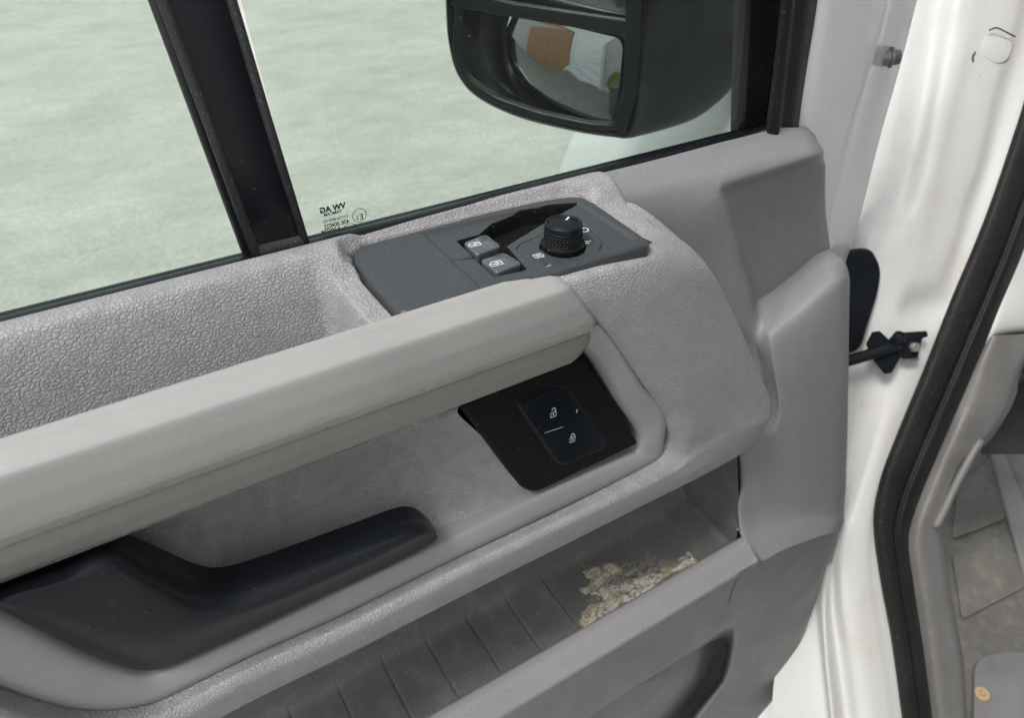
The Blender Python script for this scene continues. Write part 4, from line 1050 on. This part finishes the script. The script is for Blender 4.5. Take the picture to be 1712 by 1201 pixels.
gb = thing('garage_building', 'grey garage block with a white slatted door, seen in the lower mirror glass', 'garage', tuple(GM @ Vector((1.2, 0, 0))))
box('wall', (-1.6, -5, 0), (9.6, -.12, 4.6), M['wall'], gb, .01, GM)
box('plinth', (-1.6, -.118, 0), (9.6, -.02, .12), M['wall'], gb, .01, GM)
box('lintel', (-.12, -.10, 2.78), (2.52, .08, 3.02), M['shutter'], gb, .02, GM)
box('door_post', (-.12, -.10, 0), (-.01, .05, 2.775), M['shutter'], gb, .01, GM)
box('door_post', (2.41, -.10, 0), (2.52, .05, 2.775), M['shutter'], gb, .01, GM)
box('roof_edge', (-1.7, -5.1, 4.6), (9.7, .15, 4.75), M['wall'], gb, .01, GM)
bm = bmesh.new()
pr = [(0, 0), (.018, .012), (.026, .09), (.018, .168), (0, .178)]
vv = [[bm.verts.new(GM.to_3x3() @ Vector((x, y, z))) for y, z in pr] for x in (0, 2.4)]
for k in range(4): bm.faces.new((vv[0][k], vv[1][k], vv[1][k+1], vv[0][k+1]))
bm.faces.new(vv[0]); bm.faces.new(vv[1][::-1]); bmesh.ops.recalc_face_normals(bm, faces=bm.faces)
sm = bpy.data.meshes.new('door_slat'); bm.to_mesh(sm); bm.free(); sm.materials.append(M['shutter'])
for k in range(15):
    o = bpy.data.objects.new('door_slat', sm); COL.objects.link(o); o.parent = gb
    p = GM @ Vector((0, -.015, .03+k*.183)); o.location = p
box('door_backing', (0, -.117, .02), (2.4, -.022, 2.775), M['slate0'], gb, 0, GM)
reparent_keep(gb)
wg = thing('wooden_gate', 'orange brown boarded gate beside the white garage door, seen in the mirror', 'gate', tuple(GM @ Vector((4.4, 0, 0))))
bm_ = bmesh.new(); bmesh.ops.create_cube(bm_, size=1); bmesh.ops.scale(bm_, vec=(.185, .03, 2.7), verts=bm_.verts)
bmesh.ops.transform(bm_, matrix=GM.to_3x3().to_4x4(), verts=bm_.verts); bmesh.ops.recalc_face_normals(bm_, faces=bm_.faces)
wm = bpy.data.meshes.new('plank'); bm_.to_mesh(wm); bm_.free(); wm.materials.append(M['wood'])
for k in range(18):
    o = bpy.data.objects.new('plank', wm); COL.objects.link(o); o.parent = wg
    o.location = GM @ Vector((2.75+.197*k, .02+.004*(k % 3), 1.42+.01*(k % 2)))
reparent_keep(wg)
pt = thing('planter', 'slate grey planter tub with a yellow green shrub, beside the garage door in the mirror', 'planter', (-3.6, .08, 0))
pc = Vector((-3.6, .08, 0))
prism('tub', roundpoly([pc+Vector(q) for q in ((-.2,-.2,0),(.2,-.2,0),(.2,.2,0),(-.2,.2,0))], .03, 3), (0, 0, .47), M['slate'], pt, .015, 2)
vs, fs = [], []
for k in range(1400):
    th, ph, rr = random.uniform(0, 6.28), random.uniform(-.6, 1.5), random.uniform(.6, 1)**.5*.27
    c = pc + Vector((math.cos(th)*math.cos(ph)*rr, math.sin(th)*math.cos(ph)*rr, .60+math.sin(ph)*rr*.9))
    a1 = Vector((random.gauss(0,1), random.gauss(0,1), random.gauss(0,1))).normalized(); a2 = a1.orthogonal().normalized()
    b = len(vs); vs += [c-a1*.028, c+a2*.011, c+a1*.028, c-a2*.011]; fs.append((b, b+1, b+2, b+3))
link('foliage', mesh('foliage', vs, fs), M['leaf'], pt, False)
reparent_keep(pt)
CM = Matrix.Translation(Vector((-17.5, 6.9, 0))) @ Matrix.Rotation(math.radians(-17), 4, 'Z')
pk = thing('parked_car', 'dark blue car parked far down the yard, at the left of the mirror glass', 'car', (-17.5, 7.7, 0))
cp = [(-4.0,.35),(-3.9,.75),(-3.0,.95),(-2.4,1.4),(-.9,1.42),(-.1,.95),(.1,.8),(.1,.35)]
prism('car_shell', [CM @ Vector((x, 0, z)) for x, z in cp], CM.to_3x3() @ Vector((0, 1.7, 0)), M['carpaint'], pk, .08, 3)
prism('rear_window', [CM @ Vector(q) for q in ((-.80, .2, 1.35), (-.80, 1.5, 1.35), (-.20, 1.55, 1.02), (-.20, .15, 1.02))], CM.to_3x3() @ Vector((.02, 0, .03)), M['window_black'], pk, .004, 2)
for x in (-3.2, -.8):
    for y in (.02, 1.68):
        ax_ = CM.to_3x3() @ Vector((0, -1 if y < 1 else 1, 0)); ct = CM @ Vector((x, y, .34))
        wl_ = lathe('wheel', [(.32, -.1), (.34, -.08), (.34, .08), (.32, .1), (.20, .105), (.18, .09), (.01, .1)], ct, ax_, M['rubber'], pk, 24)
        lathe('rim', [(.19, .09), (.17, .112), (.05, .118), (.01, .12)], ct, ax_, M['steel'], wl_, 16)
reparent_keep(pk)
bc = (-13.9, 6.6, 0)
dr = thing('orange_barrel', 'orange plastic barrel standing beside the dark car, in the mirror', 'barrel', bc)
lathe('barrel_shell', [(.27, 0), (.29, .03), (.29, .3), (.31, .32), (.29, .34), (.29, .62), (.31, .64), (.29, .66), (.28, .92), (.25, .95), (.01, .95)], bc, (0, 0, 1), M['orange'], dr, 24)
reparent_keep(dr)
